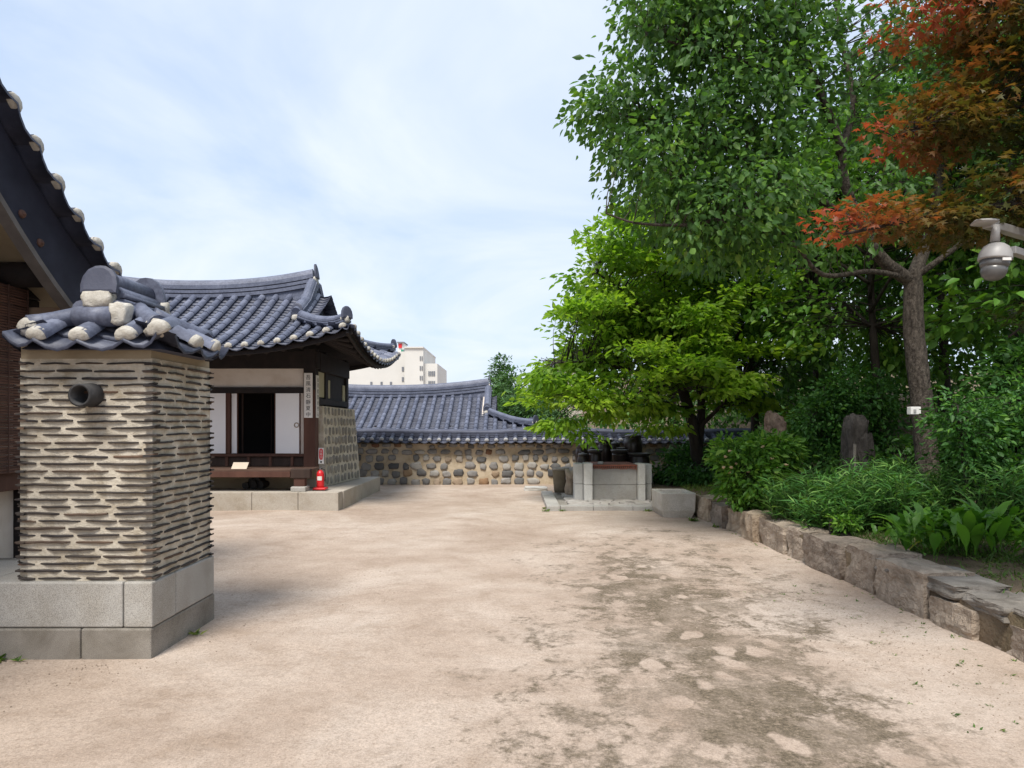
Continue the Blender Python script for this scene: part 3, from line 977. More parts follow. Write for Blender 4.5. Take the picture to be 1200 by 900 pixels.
    # two corner ridges down to front and back corners
    for sx, ex in ((-1, ex0), (1, ex1)):
        for ey, sy in ((ey0, 1), (ey1, -1)):
            pts = []
            for i in range(6):
                u = .38 - .30 * i / 5
                q = SF(u if sx < 0 else wx - u, u)
                pts.append((q[0], q[1] if sy > 0 else ey1 - (q[1] - ey0), q[2] + .045))
            rg.tube(pts, [.06, .062, .066, .068, .07, .072], 12)
    rgo = rg.build('ridge', M['tile'], roof, smooth=False)
    ft = MB(); end_tile(ft, (xm + .01, ey0 + .13, 2.58), (0, -1, .15), .25, .20, .035); ft.build('end_tile', M['tile_dark'], rgo)
    for p_ in rgo.data.polygons: p_.use_smooth = len(p_.vertices) == 4
    lm = MB()
    lm.rock((xm + .0, ey0 + .14, 2.535), (.22, .12, .13), 3, 7, .14, boxy=.5)
    lm.rock((xm + .17, ey0 + .12, 2.43), (.13, .12, .17), 5, 7, .16, boxy=.45)
    lm.rock((xm + .03, ey1 - .15, 2.52), (.3, .14, .24), 6, 5, .25, boxy=.25)
    lm.rock((ex1 - .10, ey0 + .09, 2.33), (.15, .13, .14), 7, 4, .25, boxy=.25)
    lm.rock((ex0 + .10, ey0 + .09, 2.33), (.15, .13, .14), 8, 4, .25, boxy=.25)
    lm.build('ridge_mortar', M['lime'], rgo, smooth=True)


chimney()


# ------------------------------------------------------------------ middle house
def stone_face(mb, origin, du, dv, out_, cols, rows, wfrac, hfrac, seed, zskip=None, sizes=None):
    pass


def middle_house():
    root = thing('hanok_house', (-7, 15, 0), 'traditional house with curved blue grey tile roof, white sliding doors and raised floor', 'house')
    roof = hip_roof(root, -2.98, -11.0, 12.45, 17.55, lambda r: 3.04 + .42 * r + .055 * r * r, 1.32, .42, 2.6, .30, .40, .26)
    # plinth of granite blocks
    pl = MB()
    pl.box(-11, -3.36, 13.02, 16.9, -.1, .335)
    pob = pl.build('plinth', M['granite_warm'], root, bevel=.01)
    blk = MB()
    xs = [-11, -9.4, -7.7, -6.3, -5.0, -4.12, -3.35]
    for a, b in zip(xs[:-1], xs[1:]):
        blk.box(a + .003, b - .003, 12.985, 13.30, -.1, .35)
    ys = [13.306, 14.6, 15.8, 16.93]
    for a, b in zip(ys[:-1], ys[1:]):
        blk.box(-3.65, -3.33, a + .003, b - .003, -.1, .35)
    blk.build('kerb_blocks', M['granite_warm'], pob, bevel=.012)
    # frame
    YW = 14.1
    XS = -4.1

    def part(name, mat, *boxes, bevel=.006, parent=root):
        m = MB()
        for b in boxes: m.box(*b)
        return m.build(name, mat, parent, bevel=bevel)
    for xx in (-4.22, -7.0, -9.8):
        part('post', M['wood_red'], (xx - .12, xx + .12, YW - .06, YW + .18, .5, 2.36))
        part('post_head', M['wood_black'], (xx - .121, xx + .121, YW - .061, YW + .181, 2.36, 3.2))
        part('post_base', M['granite_warm'], (xx - .17, xx + .17, YW - .12, YW + .2, .34, .52), bevel=.02)
    for yy in (14.85, 16.68):
        part('post', M['wood_black'], (XS - .2, XS + .02, yy - .1, yy + .1, .5, 3.2))
    part('lintel', M['wood_black'], (-11, -4.34, YW - .03, YW + .12, 2.29, 2.41))
    part('top_beam', M['wood_black'], (-11, XS + .04, YW - .05, YW + .15, 2.80, 3.15))
    part('side_beam', M['wood_black'], (XS - .15, XS + .045, YW + .18, 16.78, 2.76, 3.15))
    part('upper_wall', M['plaster'], (-11, -4.34, YW + .02, YW + .1, 2.41, 2.80))
    part('sill_beam', M['wood_red'], (-11, -4.34, YW - .02, YW + .1, .98, 1.04))
    # panels below the doors, with stiles
    part('apron_panel', M['wood'], (-11, -4.34, YW + .03, YW + .08, .78, .98))
    for xx in (-4.6, -5.05, -5.5, -5.95, -6.4):
        part('apron_stile', M['wood_red'], (xx - .03, xx + .03, YW, YW + .07, .78, .98))
    # dark room behind the open doors
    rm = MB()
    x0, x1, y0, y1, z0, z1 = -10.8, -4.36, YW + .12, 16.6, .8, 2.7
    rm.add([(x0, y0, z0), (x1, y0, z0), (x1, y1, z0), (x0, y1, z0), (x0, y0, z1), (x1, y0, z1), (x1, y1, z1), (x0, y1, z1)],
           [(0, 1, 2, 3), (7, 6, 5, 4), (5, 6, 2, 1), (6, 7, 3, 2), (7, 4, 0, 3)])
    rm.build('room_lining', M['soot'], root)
    # door leaves: paper on a thin wooden frame
    def door(xa, xb, yoff, handle=False):
        d = MB(); d.box(xa, xb, YW + yoff, YW + yoff + .035, 1.045, 2.285)
        o = d.build('door', M['paper'], root, bevel=.004)
        e = MB()
        e.box(xa - .012, xa + .006, YW + yoff - .006, YW + yoff + .04, 1.045, 2.285)
        e.box(xb - .006, xb + .012, YW + yoff - .006, YW + yoff + .04, 1.045, 2.285)
        e.build('door_frame', M['wood_red'], o)
        if handle:
            h = MB(); h.tube([(xb - .06 + .045 * math.cos(a), YW + yoff - .012, 1.63 + .045 * math.sin(a)) for a in [2 * math.pi * k / 16 for k in range(17)]], .008, 6)
            h.build('ring_handle', M['brass'], o, smooth=True)
    door(-4.93, -4.43, -.035, True)
    door(-6.75, -5.945, -.035)
    door(-5.86, -5.74, .03)
    part('jamb', M['wood_red'], (-5.935, -5.87, YW - .03, YW + .1, 1.04, 2.29))
    part('jamb', M['plaster'], (-4.42, -4.345, YW + .0, YW + .05, 1.04, 2.29))
    part('inner_frame', M['wood'], (-5.72, -5.69, YW + .2, YW + .25, 1.0, 2.3))
    part('inner_frame', M['wood'], (-5.36, -5.33, YW + .9, YW + .93, 1.0, 2.3))
    # raised wooden floor along the front
    fl = MB()
    nb = 7
    for i in range(nb):
        a = 13.24 + i * .12
        fl.box(-11, -3.98, a + .002, a + .118, .735, .775)
    fo = fl.build('veranda_floor', M['wood_floor'], root, bevel=.004)
    part('floor_beam', M['wood_red'], (-11, -4.34, 13.2, 13.30, .62, .733), parent=fo)
    part('corner_beam', M['wood'], (-4.33, -3.95, 13.18, 13.32, .60, .785), parent=fo, bevel=.015)
    part('floor_leg', M['wood_red'], (-4.27, -4.06, 13.2, 13.34, .44, .62), parent=fo)
    part('leg_stone', M['granite'], (-4.31, -4.02, 13.12, 13.42, .34, .445), parent=fo, bevel=.02)
    part('floor_leg', M['wood_red'], (-7.1, -6.95, 13.24, 13.34, .34, .62), parent=fo)
    part('under_wall', M['clay_wall'], (-11, -4.06, 14.0, 14.08, .3, .74))
    # side wall: plaster panels, dark boards, field-stone lower wall leaning in
    part('side_panel', M['plaster_yellow'], (XS - .1, XS - .01, 14.29, 14.74, 2.22, 2.75))
    part('side_panel', M['plaster_yellow'], (XS - .1, XS - .01, 15.04, 15.22, 2.22, 2.62))
    part('side_panel', M['plaster_yellow'], (XS - .1, XS - .01, 16.36, 16.56, 2.10, 2.58))
    part('side_boards', M['wood_black'], (XS - .12, XS - .03, 14.2, 16.7, .5, 2.78))
    part('side_rail', M['wood_black'], (XS - .1, XS + .03, 14.28, 16.75, 2.06, 2.19))
    part('back_wall', M['plaster'], (-11, XS - .2, 16.62, 16.75, .4, 3.1))
    part('end_wall', M['plaster'], (-11, -10.85, 14.1, 16.62, .4, 3.1))
    sw = MB()
    A0, A1 = Vector((-3.97, 14.42, .345)), Vector((-3.72, 16.45, .345))
    T0, T1 = Vector((-4.045, 14.36, 2.03)), Vector((-3.86, 16.45, 2.0))
    bk = Vector((-.25, 0, 0))
    B0, B1, U0, U1 = Vector((-4.16, 14.42, .345)), Vector((-4.16, 16.45, .345)), Vector((-4.16, 14.36, 2.03)), Vector((-4.16, 16.45, 2.0))
    sw.add([A0, A1, T1, T0, B0, B1, U1, U0], [(0, 1, 2, 3), (5, 4, 7, 6), (0, 4, 5, 1), (3, 2, 6, 7), (0, 3, 7, 4), (1, 5, 6, 2)])
    swo = sw.build('stone_side_wall', M['mortar'], root)
    st = MB()
    rng = random.Random(3)
    nrm = (A1 - A0).cross(T0 - A0).normalized()
    if nrm.x < 0: nrm = -nrm
    ang = math.atan2((A1 - A0).x, (A1 - A0).y)
    for r in range(8):
        n = 10
        for c in range(n):
            u = (c + .5 + (.2 if r % 2 else -.1) + rng.uniform(-.12, .12)) / n
            if not .03 < u < .975: continue
            v = (r + .5 + rng.uniform(-.06, .06)) / 8
            p = (A0 * (1 - u) + A1 * u) * (1 - v) + (T0 * (1 - u) + T1 * u) * v
            st.tint = rng.uniform(.3, .84)
            st.rock(p - nrm * .018, (.07, .15 * rng.uniform(.85, 1.12), .185 * rng.uniform(.88, 1.06)), r * 50 + c, 3, .2, boxy=.25, rotz=-ang)
    st.build('stones', M['stone_pale'], swo, smooth=True)


middle_house()

# things on and around the middle house
def board(name, label, x, y, z0, z1, wd, axis):
    m = MB()
    if axis == 'f': m.box(x - wd / 2, x + wd / 2, y - .02, y, z0, z1)
    else: m.box(x, x + .02, y - wd / 2, y + wd / 2, z0, z1)
    o = tag(m.build(name, M['white'], None, bevel=.004, loc=(x, y, z0)), label, 'sign board', 'calligraphy boards on the corner post')
    txt = MB()
    chars = "吾風清石靜夏中" if axis == 'f' else "山月松雲水竹心"
    n = len(chars)
    for i, ch in enumerate(chars):
        vs, fs = text_mb(ch, wd * .60)
        zc = z1 - .09 - (z1 - z0 - .16) * i / (n - 1)
        if axis == 'f': txt.add([(x + v[0], y - .021 - v[2], zc + v[1]) for v in vs], fs)
        else: txt.add([(x + .021 + v[2], y + v[0], zc + v[1]) for v in vs], fs)
    txt.build('lettering', M['ink'], o)


board('calligraphy_board', 'white vertical board of black brush characters facing the courtyard on the corner post', -4.235, 14.03, 1.78, 2.70, .175, 'f')
board('calligraphy_board', 'white calligraphy board on the side face of the corner post, seen edge-on', -4.095, 14.15, 1.78, 2.66, .17, 's')


def extinguisher():
    c = W(375.5, 574, 13.5); c.z = .352
    root = thing('fire_extinguisher', c, 'red fire extinguisher standing on the plinth beside the stone wall', 'fire extinguisher')
    b = MB(); b.lathe([(.062, .05), (.072, .06), (.074, .1), (.074, .30), (.066, .345), (.04, .375), (.024, .39)], c, 20); b.build('cylinder', M['red'], root, smooth=True)
    s = MB(); s.box(c.x - .13, c.x + .13, c.y - .11, c.y + .11, c.z, c.z + .05); s.build('stand', M['red'], root, bevel=.02)
    l = MB()
    vs = []
    for i in range(9):
        a = -math.pi / 2 + (i - 4) * .16
        for z in (.19, .27): vs.append((c.x + .0755 * math.cos(a), c.y + .0755 * math.sin(a), c.z + z))
    l.add(vs, [(i * 2, i * 2 + 2, i * 2 + 3, i * 2 + 1) for i in range(8)]); l.build('label', M['white'], root)
    h = MB(); h.tube([(c.x, c.y, c.z + .385), (c.x, c.y, c.z + .43)], .02, 10); h.bar((c.x - .02, c.y, c.z + .43), (c.x + .09, c.y, c.z + .45), .025, .012); h.bar((c.x - .02, c.y, c.z + .45), (c.x + .09, c.y, c.z + .485), .025, .012)
    h.build('valve_handle', M['metal_dark'], root)
    t = MB(); t.tube([(c.x + .02, c.y, c.z + .42), (c.x + .09, c.y - .02, c.z + .40), (c.x + .105, c.y - .02, c.z + .3), (c.x + .09, c.y - .01, c.z + .17)], .009, 8); t.build('hose', M['black'], root, smooth=True)


extinguisher()


def fire_sign():
    o_ = Vector((-4.06, 14.26, 1.02))
    m = MB(); m.box(-4.075, -4.062, 14.165, 14.355, .83, 1.16)
    # boxed on the dark boards beside the post, facing the court at an angle
    root = thing('extinguisher_sign', (-4.02, 14.0, .83), 'small white and red fire extinguisher sign on the dark post side', 'sign')
    x, y = -3.985, 14.07
    a = MB(); a.box(x - .055, x + .055, y - .008, y, .83, 1.16); a.build('plate', M['white'], root, bevel=.003)
    r = MB()
    pts = []
    for k in range(24):
        t = 2 * math.pi * k / 24
        pts.append((x + .042 * math.copysign(abs(math.cos(t)) ** .6, math.cos(t)), y - .010, 1.03 + .115 * math.copysign(abs(math.sin(t)) ** .6, math.sin(t))))
    r.add(pts, [tuple(range(23, -1, -1))]); r.build('red_field', M['red'], root)
    tx = MB()
    for i, ch in enumerate("소화기"):
        vs, fs = text_mb(ch, .066)
        tx.add([(x + v[0], y - .012 - v[2], 1.10 - .07 * i + v[1]) for v in vs], fs)
    tx.build('lettering', M['white'], root)
    d = MB(); d.lathe([(.0, 0), (.02, 0), (.02, .002), (.0, .002)], (0, 0, 0), 14)
    d.v = [(x + p[0], y - .010 - p[2], .872 + p[1]) for p in d.v]
    d.build('symbol', M['ink'], root)
    b = MB(); b.box(x - .08, x + .06, y + .001, y + .3, .7, 1.6); return root


fs_root = fire_sign()

# card on the floor, dark heap under it
mb = MB()
mb.bar((-5.43, 13.30, .80), (-5.11, 13.30, .82), .012, .02)
mb = MB()
p0 = W(272, 550, 13.35); p1 = W(290, 550, 13.35)
mb.add([(p0.x, 13.3, .777), (p1.x, 13.3, .777), (p1.x, 13.42, .90), (p0.x, 13.42, .90), (p0.x, 13.315, .777), (p1.x, 13.315, .777), (p1.x, 13.435, .895), (p0.x, 13.435, .895)],
       [(0, 1, 2, 3), (7, 6, 5, 4), (0, 4, 5, 1), (1, 5, 6, 2), (2, 6, 7, 3), (3, 7, 4, 0)])
card = tag(mb.build('notice_card', M['wood_pale'], None, loc=(-5.3, 13.3, .777)), 'small cream notice card tilted back on the veranda floor', 'notice')
M['cream'] = rough_mat('cream_card', (.55, .46, .36), (.62, .53, .43), 4, .8, .1)
card.data.materials[0] = M['cream']
ln = MB()
for k in range(3):
    f = .3 + .2 * k
    ln.add([(p0.x + .05, 13.3 + .12 * f - .003, .777 + .123 * f + .002), (p1.x - .05 - .04 * (k % 2), 13.3 + .12 * f - .003, .777 + .123 * f + .002), (p1.x - .05 - .04 * (k % 2), 13.3 + .12 * (f + .07) - .003, .777 + .123 * (f + .07) + .002), (p0.x + .05, 13.3 + .12 * (f + .07) - .003, .777 + .123 * (f + .07) + .002)], [(0, 1, 2, 3)])

hb = MB()
rng = random.Random(5)
for i, (px, r) in enumerate(((289, .07), (297, .085), (305, .08), (300, .07), (293, .06))):
    p = W(px, 570, 13.7); z = .35 + r + (.10 if i > 2 else 0)
    hb.tube([(p.x, 13.62 + .03 * i, z), (p.x + rng.uniform(-.05, .05), 13.95, z)], [r, r * .9], 10, jit=.12)
tag(hb.build('firewood_heap', M['black'], None, loc=(-5.2, 13.7, .35)), 'small black heap of rounded lumps under the wooden veranda', 'heap')


# ------------------------------------------------------------------ yard wall with tiled coping
def yard_wall():
    root = thing('yard_wall', (2, 18.8, 0), 'low stone and mortar courtyard wall capped with dark tiles', 'wall')
    xa, xb = -4.6, 13.5
    y0, y1 = 18.6, 19.05
    w_ = MB(); w_.box(xa, xb, y0, y1, -.2, 1.24)
    body = w_.build('wall_body', M['mortar_wall'], root)
    s = MB()
    rng = random.Random(11)
    rows_ = [(.08, .22, .30), (.30, .21, .27), (.51, .20, .27), (.71, .18, .27), (.89, .15, .3), (1.05, .12, .30)]
    for ri, (zc, h, sp) in enumerate(rows_):
        x = -4.5 + rng.uniform(0, .2)
        while x < 9.5:
            wd = h * rng.uniform(.85, 1.5) if ri < 4 else h * rng.uniform(1.1, 2.2)
            s.tint = rng.choice([rng.uniform(.05, .4), rng.uniform(.3, .65), rng.uniform(.5, .8), rng.uniform(.65, .84), rng.uniform(.84, 1.0) if rng.random() < .45 else .5])
            if rng.random() < .93:
                s.rock((x + wd / 2, y0 - .003, zc + rng.uniform(-.03, .03)), (wd, .09, h * rng.uniform(.8, 1.08)), int(x * 100) + ri * 997, 4, .24, boxy=.22)
            x += wd + rng.uniform(.04, .12)
    s.build('stones', M['stone'], body, smooth=True)
    mt, mc = MB(), MB()
    pit = .257
    n = int((xb - xa) / pit)
    rows = [i * pit for i in range(n)]
    wob = lambda x: .012 * math.sin(x * 1.3) + .008 * math.sin(x * 3.1 + 1)
    SF = lambda q, r: (xa + q, 18.36 + r, 1.205 + .38 * r + wob(xa + q))
    SB = lambda q, r: (xa + q, 19.29 - r, 1.205 + .38 * r + wob(xa + q))
    tile_rows(mt, mc, SF, rows, lambda q: .42, pit, rad=.066)
    tile_rows(mt, mc, SB, rows, lambda q: .42, pit, rad=.066)
    cp = mt.build('coping', M['tile_dark'], root)
    for p in cp.data.polygons: p.use_smooth = len(p.vertices) == 4
    mc.build('eave_mortar', M['cement'], cp, smooth=True)
    dk = MB(); dk.add([(x, y, z) for x in (xa, xb) for y, z in ((18.42, 1.12), (19.23, 1.12), (18.825, 1.30))], [(0, 1, 2), (5, 4, 3), (0, 3, 4, 1), (1, 4, 5, 2), (2, 5, 3, 0)])
    dk.build('coping_bed', M['clay_wall'], cp)
    rg = MB()
    rg.sweep([(xa + (xb - xa) * i / 60, 18.825, 1.31 + wob(xa + (xb - xa) * i / 60)) for i in range(61)], ridge_profile(.21, .30))
    rg.build('ridge', M['coping_tile'], cp)


yard_wall()


# ------------------------------------------------------------------ house behind the wall
def back_house():
    root = thing('hanok_house', (-4, 23.5, -.2), 'low tiled house roof rising behind the yard wall', 'house')
    hip_roof(root, .75, -9.5, 20.6, 26.4, lambda r: 1.25 + .42 * r + .02 * r * r, 1.55, .30, 2.4, .30, .42, .24, rafter=False)
    q = MB(); q.box(-8.8, .0, 21.5, 25.6, -.3, 1.6); q.build('wall', M['plaster'], root)
    for xx in (-8.7, -6.5, -4.3, -2.1, -.1):
        q = MB(); q.box(xx - .1, xx + .1, 21.42, 21.5, -.3, 1.6); q.build('post', M['wood_black'], root)


back_house()


# ------------------------------------------------------------------ hearth on its paved stand
def paved_stand():
    root = thing('paved_platform', (1.8, 14.2, 0), 'low platform of flat crazy paving edged with granite kerb', 'platform')
    x0, x1, y0, y1 = .615, 3.05, 12.97, 15.9
    b = MB(); b.box(x0 + .1, x1 - .02, y0 + .1, y1, -.05, .06); b.build('mortar_bed', M['granite_dirty'], root)
    for a, c in ((x0 + .262, 1.50), (1.506, 2.25), (2.256, x1)):
        k = MB(); k.box(a, c, y0, y0 + .20, -.05, .092); k.build('kerb_block', M['granite'], root, bevel=.012)
    for a, c in ((y0, 13.9), (13.906, 14.9), (14.906, y1)):
        k = MB(); k.box(x0, x0 + .255, a, c, -.05, .095); k.build('kerb_block', M['granite'], root, bevel=.012)
    p = MB(); rng = random.Random(8)
    y = y0 + .32
    while y < y1:
        x = x0 + .42
        h = rng.uniform(.22, .34)
        while x < x1 - .1:
            w_ = rng.uniform(.25, .5)
            p.tint = rng.uniform(.5, .8)
            p.rock((x + w_ / 2, y, .06), (w_ * .95, h * rng.uniform(.85, .98), .075), int(x * 1000 + y * 77), 4, .16, boxy=.75, rotz=rng.uniform(-.2, .2))
            x += w_
        y += h
    p.build('paving', M['paving'], root)


M['paving'] = rough_mat('flat_paving', (.36, .335, .31), (.46, .43, .40), 3, .9, .6, 30, .01, grime=(4, (.7, .67, .62)), tint=[(0, (.7, .7, .7)), (1, (1.1, 1.1, 1.1))])
paved_stand()


def hearth():
    root = thing('stone_hearth', (2.1, 14.5, .09), 'pale granite outdoor hearth with rust red slatted cover', 'hearth')
    ya = 14.05
    for z0, z1 in ((.08, .395), (.40, .735)):
        f = MB(); f.box(1.60, 2.52, ya + .04, ya + .2, z0, z1); f.build('front_slab', M['granite'], root, bevel=.008)
    b = MB(); b.box(1.45, 2.72, ya + .2, 15.2, .05, .70); b.build('core', M['granite_dirty'], root)
    # corner posts of two blocks each; outer pair set back
    for (xa, xb, y0, y1, zt) in ((1.245, 1.42, ya + .12, ya + .5, .83), (1.425, 1.595, ya - .12, ya + .3, .85), (2.525, 2.67, ya - .14, ya + .28, .84), (2.675, 2.85, ya + .12, ya + .5, .82)):
        for z0, z1 in ((.07, .405), (.41, zt)):
            q = MB(); q.box(xa, xb, y0, y1, z0, z1); q.build('corner_block', M['granite_pale'], root, bevel=.012)
    for xa, xb in ((1.30, 1.5), (2.6, 2.8)):
        q = MB(); q.box(xa, xb, ya + .52, 15.2, .07, .78); q.build('side_slab', M['granite'], root, bevel=.01)
    c = MB()
    rng = random.Random(4)
    for i in range(13):
        c.bar((1.56, ya + .02 + i * .085, .80), (2.52, ya + .02 + i * .085, .80), .07, .03)
    co = c.build('cover', M['rust'], root, bevel=.004)
    e = MB()
    for i in range(24):
        x = 1.57 + i * .0405
        e.bar((x, ya + .0, .79), (x, ya - .012, .79 - rng.uniform(.05, .08)), .022, .012)
    e.build('cover_fringe', M['rust'], co)


M['granite_pale'] = rough_mat('granite_pale', (.50, .49, .46), (.60, .585, .55), 2.0, 0.8, 0.4, 130, 0.003, speck=(150, (.7, .7, .7), (1.12, 1.12, 1.1)), grime=(1.6, (.8, .77, .7)))
hearth()

# pebble lying on the hearth cover
pb = MB(); p = W(704, 541, 14.12); pb.rock((p.x, 14.15, .845), (.12, .09, .07), 9, 4, .2, boxy=.3)
tag(pb.build('loose_stone', M['cement'], None, smooth=True, loc=(p.x, 14.15, .815)), 'small pale stone lying on the rust red hearth cover', 'stone')

# rubble jar stand behind the hearth
js = thing('jar_stand', (2.1, 16.2, 0), 'rough stone stand behind the hearth that carries the jars', 'platform')
q = MB(); q.box(1.30, 3.1, 15.35, 17.5, -.05, .56); q.build('core', M['granite_dirty'], js)
q = MB(); rng = random.Random(21)
for zc in (.16, .42):
    for x in np.arange(1.35, 3.15, .3): q.tint = rng.uniform(.4, .8); q.rock((x + .1, 15.33, zc), (.33, .25, .28), int(x * 100 + zc * 10), 4, .25, boxy=.55)
    for y in np.arange(15.45, 17.5, .3): q.tint = rng.uniform(.4, .8); q.rock((1.26, y, zc), (.24, .34, .29), int(y * 100 + zc * 10), 4, .25, boxy=.55)
q.build('rubble', M['stone'], js, smooth=True)
q = MB(); p = W(669.5, 560, 15.1); q.rock((p.x, 15.2, .33), (.26, .5, .62), 31, 6, .22, boxy=.6)
tag(q.build('rough_boulder', M['boulder'], None, smooth=True, loc=(p.x, 15.2, 0)), 'upright rough boulder between the pot and the hearth', 'stone')


def jar(px, pyt, pyb, wpx, d, label, shape='belly', z0=None, lid='flat'):
    """onggi jar seen between rows pyt and pyb"""
    top = W(px, pyt, d); sc = d / 800
    base_z = .56 if z0 is None else z0
    H = top.z - base_z; r = wpx * sc / 2
    root = thing('storage_jar', (top.x, d, base_z), label, 'jar', 'dark glazed jars on the stone stand')
    lh = min(.09, H * .18)
    hb_ = H - lh
    if shape == 'belly': prof = [(.62, 0), (.72, .08), (.9, .3), (1, .55), (.98, .72), (.86, .88), (.74, .95), (.80, .97), (.80, 1.0)]
    elif shape == 'tall': prof = [(.66, 0), (.74, .1), (.88, .35), (.97, .6), (1, .78), (.9, .92), (.8, .97), (.86, 1.0)]
    elif shape == 'tub': prof = [(.72, 0), (.82, .2), (.92, .6), (.96, .85), (1.0, .92), (1.0, 1.0)]
    else: prof = [(.8, 0), (.95, .2), (1, .5), (.95, .85), (.9, .93), (.95, 1.0)]
    b = MB(); b.lathe([(a * r, z * hb_) for a, z in prof], (top.x, d, base_z), 24)
    b.build('body', M['jar'], root, smooth=True)
    l = MB()
    rl = r * prof[-1][0]
    if lid == 'flat': lp = [(rl * 1.01, hb_ + .002), (rl * 1.04, hb_ + lh * .35), (rl * .9, hb_ + lh * .6), (rl * .35, hb_ + lh * .75), (rl * .22, hb_ + lh)]
    else: lp = [(rl * .9, hb_ + .002), (rl * 1.15, hb_ + lh * .7), (rl * 1.15, hb_ + lh), (rl * .9, hb_ + lh * .9), (rl * .85, hb_ + lh * .5)]
    l.lathe(lp, (top.x, d, base_z), 24)
    l.build('lid', M['jar_lid'], root, smooth=True)


jar(682, 519, 541, 17, 16.7, 'large round jar at the back left with pale sheen on its shoulder')
jar(697, 522, 541, 14, 16.9, 'dark jar behind the front pair, between the left and middle jars')
jar(683, 530, 541, 14, 15.75, 'small low jar at the front left corner of the stand', 'belly')
jar(697.5, 527, 541, 16, 15.7, 'squat barrel jar second from the left in the front row', 'barrel', lid='dish')
jar(709, 515, 541, 18, 16.5, 'tall jar with wide pale rimmed lid in the middle', 'tall', lid='dish')
jar(721, 517, 541, 14, 17.0, 'narrow jar at the back touching the tallest jar', 'tall')
jar(726, 527, 541, 18, 15.7, 'ribbed tub shaped jar in front of the middle jar', 'tub', lid='dish')
jar(742, 508, 541, 22, 16.4, 'tallest black jar on the right of the stand', 'tall')
jar(749, 531, 542, 25, 15.65, 'wide low black tub jar at the front right', 'barrel', lid='dish')
# stacked lids beside the tallest jar
lp = W(729, 525, 16.35)
sl = thing('lid_stack', (lp.x, 16.35, .56), 'grey stack of spare jar bowls left of the tallest jar', 'bowls')
zc = .56
for i, (r, h) in enumerate(((.17, .16), (.16, .12), (.15, .11), (.135, .09), (.13, .07))):
    q = MB(); q.lathe([(r * .55, zc), (r * .9, zc + h * .5), (r, zc + h * .85), (r, zc + h), (r * .8, zc + h)], (lp.x + .01 * (i % 2), 16.35, 0), 20); q.build('bowl', M['jar_lid'], sl, smooth=True); zc += h * .95

# pot, slab, trough
p = W(656, 574, 15.75)
pt = thing('clay_pot', (p.x, 15.55, .095), 'mossy brown bucket shaped pot on the paving left of the hearth', 'pot')
q = MB(); q.lathe([(.135, 0), (.155, .15), (.178, .45), (.185, .52), (.185, .55), (.165, .55), (.155, .42), (.0, .40)], (p.x, 15.55, .095), 26); q.build('body', M['pot'], pt, smooth=True)
q = MB(); q.lathe([(.165, .505), (.19, .51), (.19, .555), (.168, .555)], (p.x, 15.55, .095), 26); q.build('rim', M['granite_dirty'], pt, smooth=True)
q = MB(); q.rock((.52, 17.0, .03), (.56, .5, .12), 12, 4, .1, boxy=.85)
tag(q.build('flat_slab', M['granite_pale'], None, loc=(.52, 17.0, 0)), 'thin pale stone slab lying on the sand near the yard wall', 'stone slab')


def trough():
    x0, x1, y0, y1, zt = 2.57, 3.19, 12.0, 12.83, .437
    root = thing('stone_trough', (2.88, 12.4, 0), 'square hollow granite trough beside the retaining wall', 'trough')
    t = .085
    ch = .07
    m = MB()
    def ring(x_0, x_1, y_0, y_1, z): return [(x_0, y_0, z), (x_1, y_0, z), (x_1, y_1, z), (x_0, y_1, z)]
    rr = [ring(x0 + ch, x1 - ch, y0 + ch * .5, y1 - ch * .5, -.02), ring(x0 + .01, x1 - .01, y0 + .004, y1 - .004, .12), ring(x0, x1, y0, y1, zt), ring(x0 + t, x1 - t, y0 + t, y1 - t, zt), ring(x0 + t + .02, x1 - t - .02, y0 + t + .02, y1 - t - .02, .14)]
    m.add([v for r_ in rr for v in r_], [(i * 4 + k, i * 4 + (k + 1) % 4, (i + 1) * 4 + (k + 1) % 4, (i + 1) * 4 + k) for i in range(4) for k in range(4)] + [(3, 2, 1, 0), (16, 17, 18, 19)])
    m.build('basin', M['granite_trough'], root, bevel=.014)


M['granite_trough'] = rough_mat('trough_granite', (.46, .425, .37), (.58, .54, .48), 1.8, 0.85, 0.5, 110, 0.004, speck=(150, (.65, .64, .62), (1.15, 1.15, 1.13)), grime=(1.8, (.72, .67, .58)))
trough()


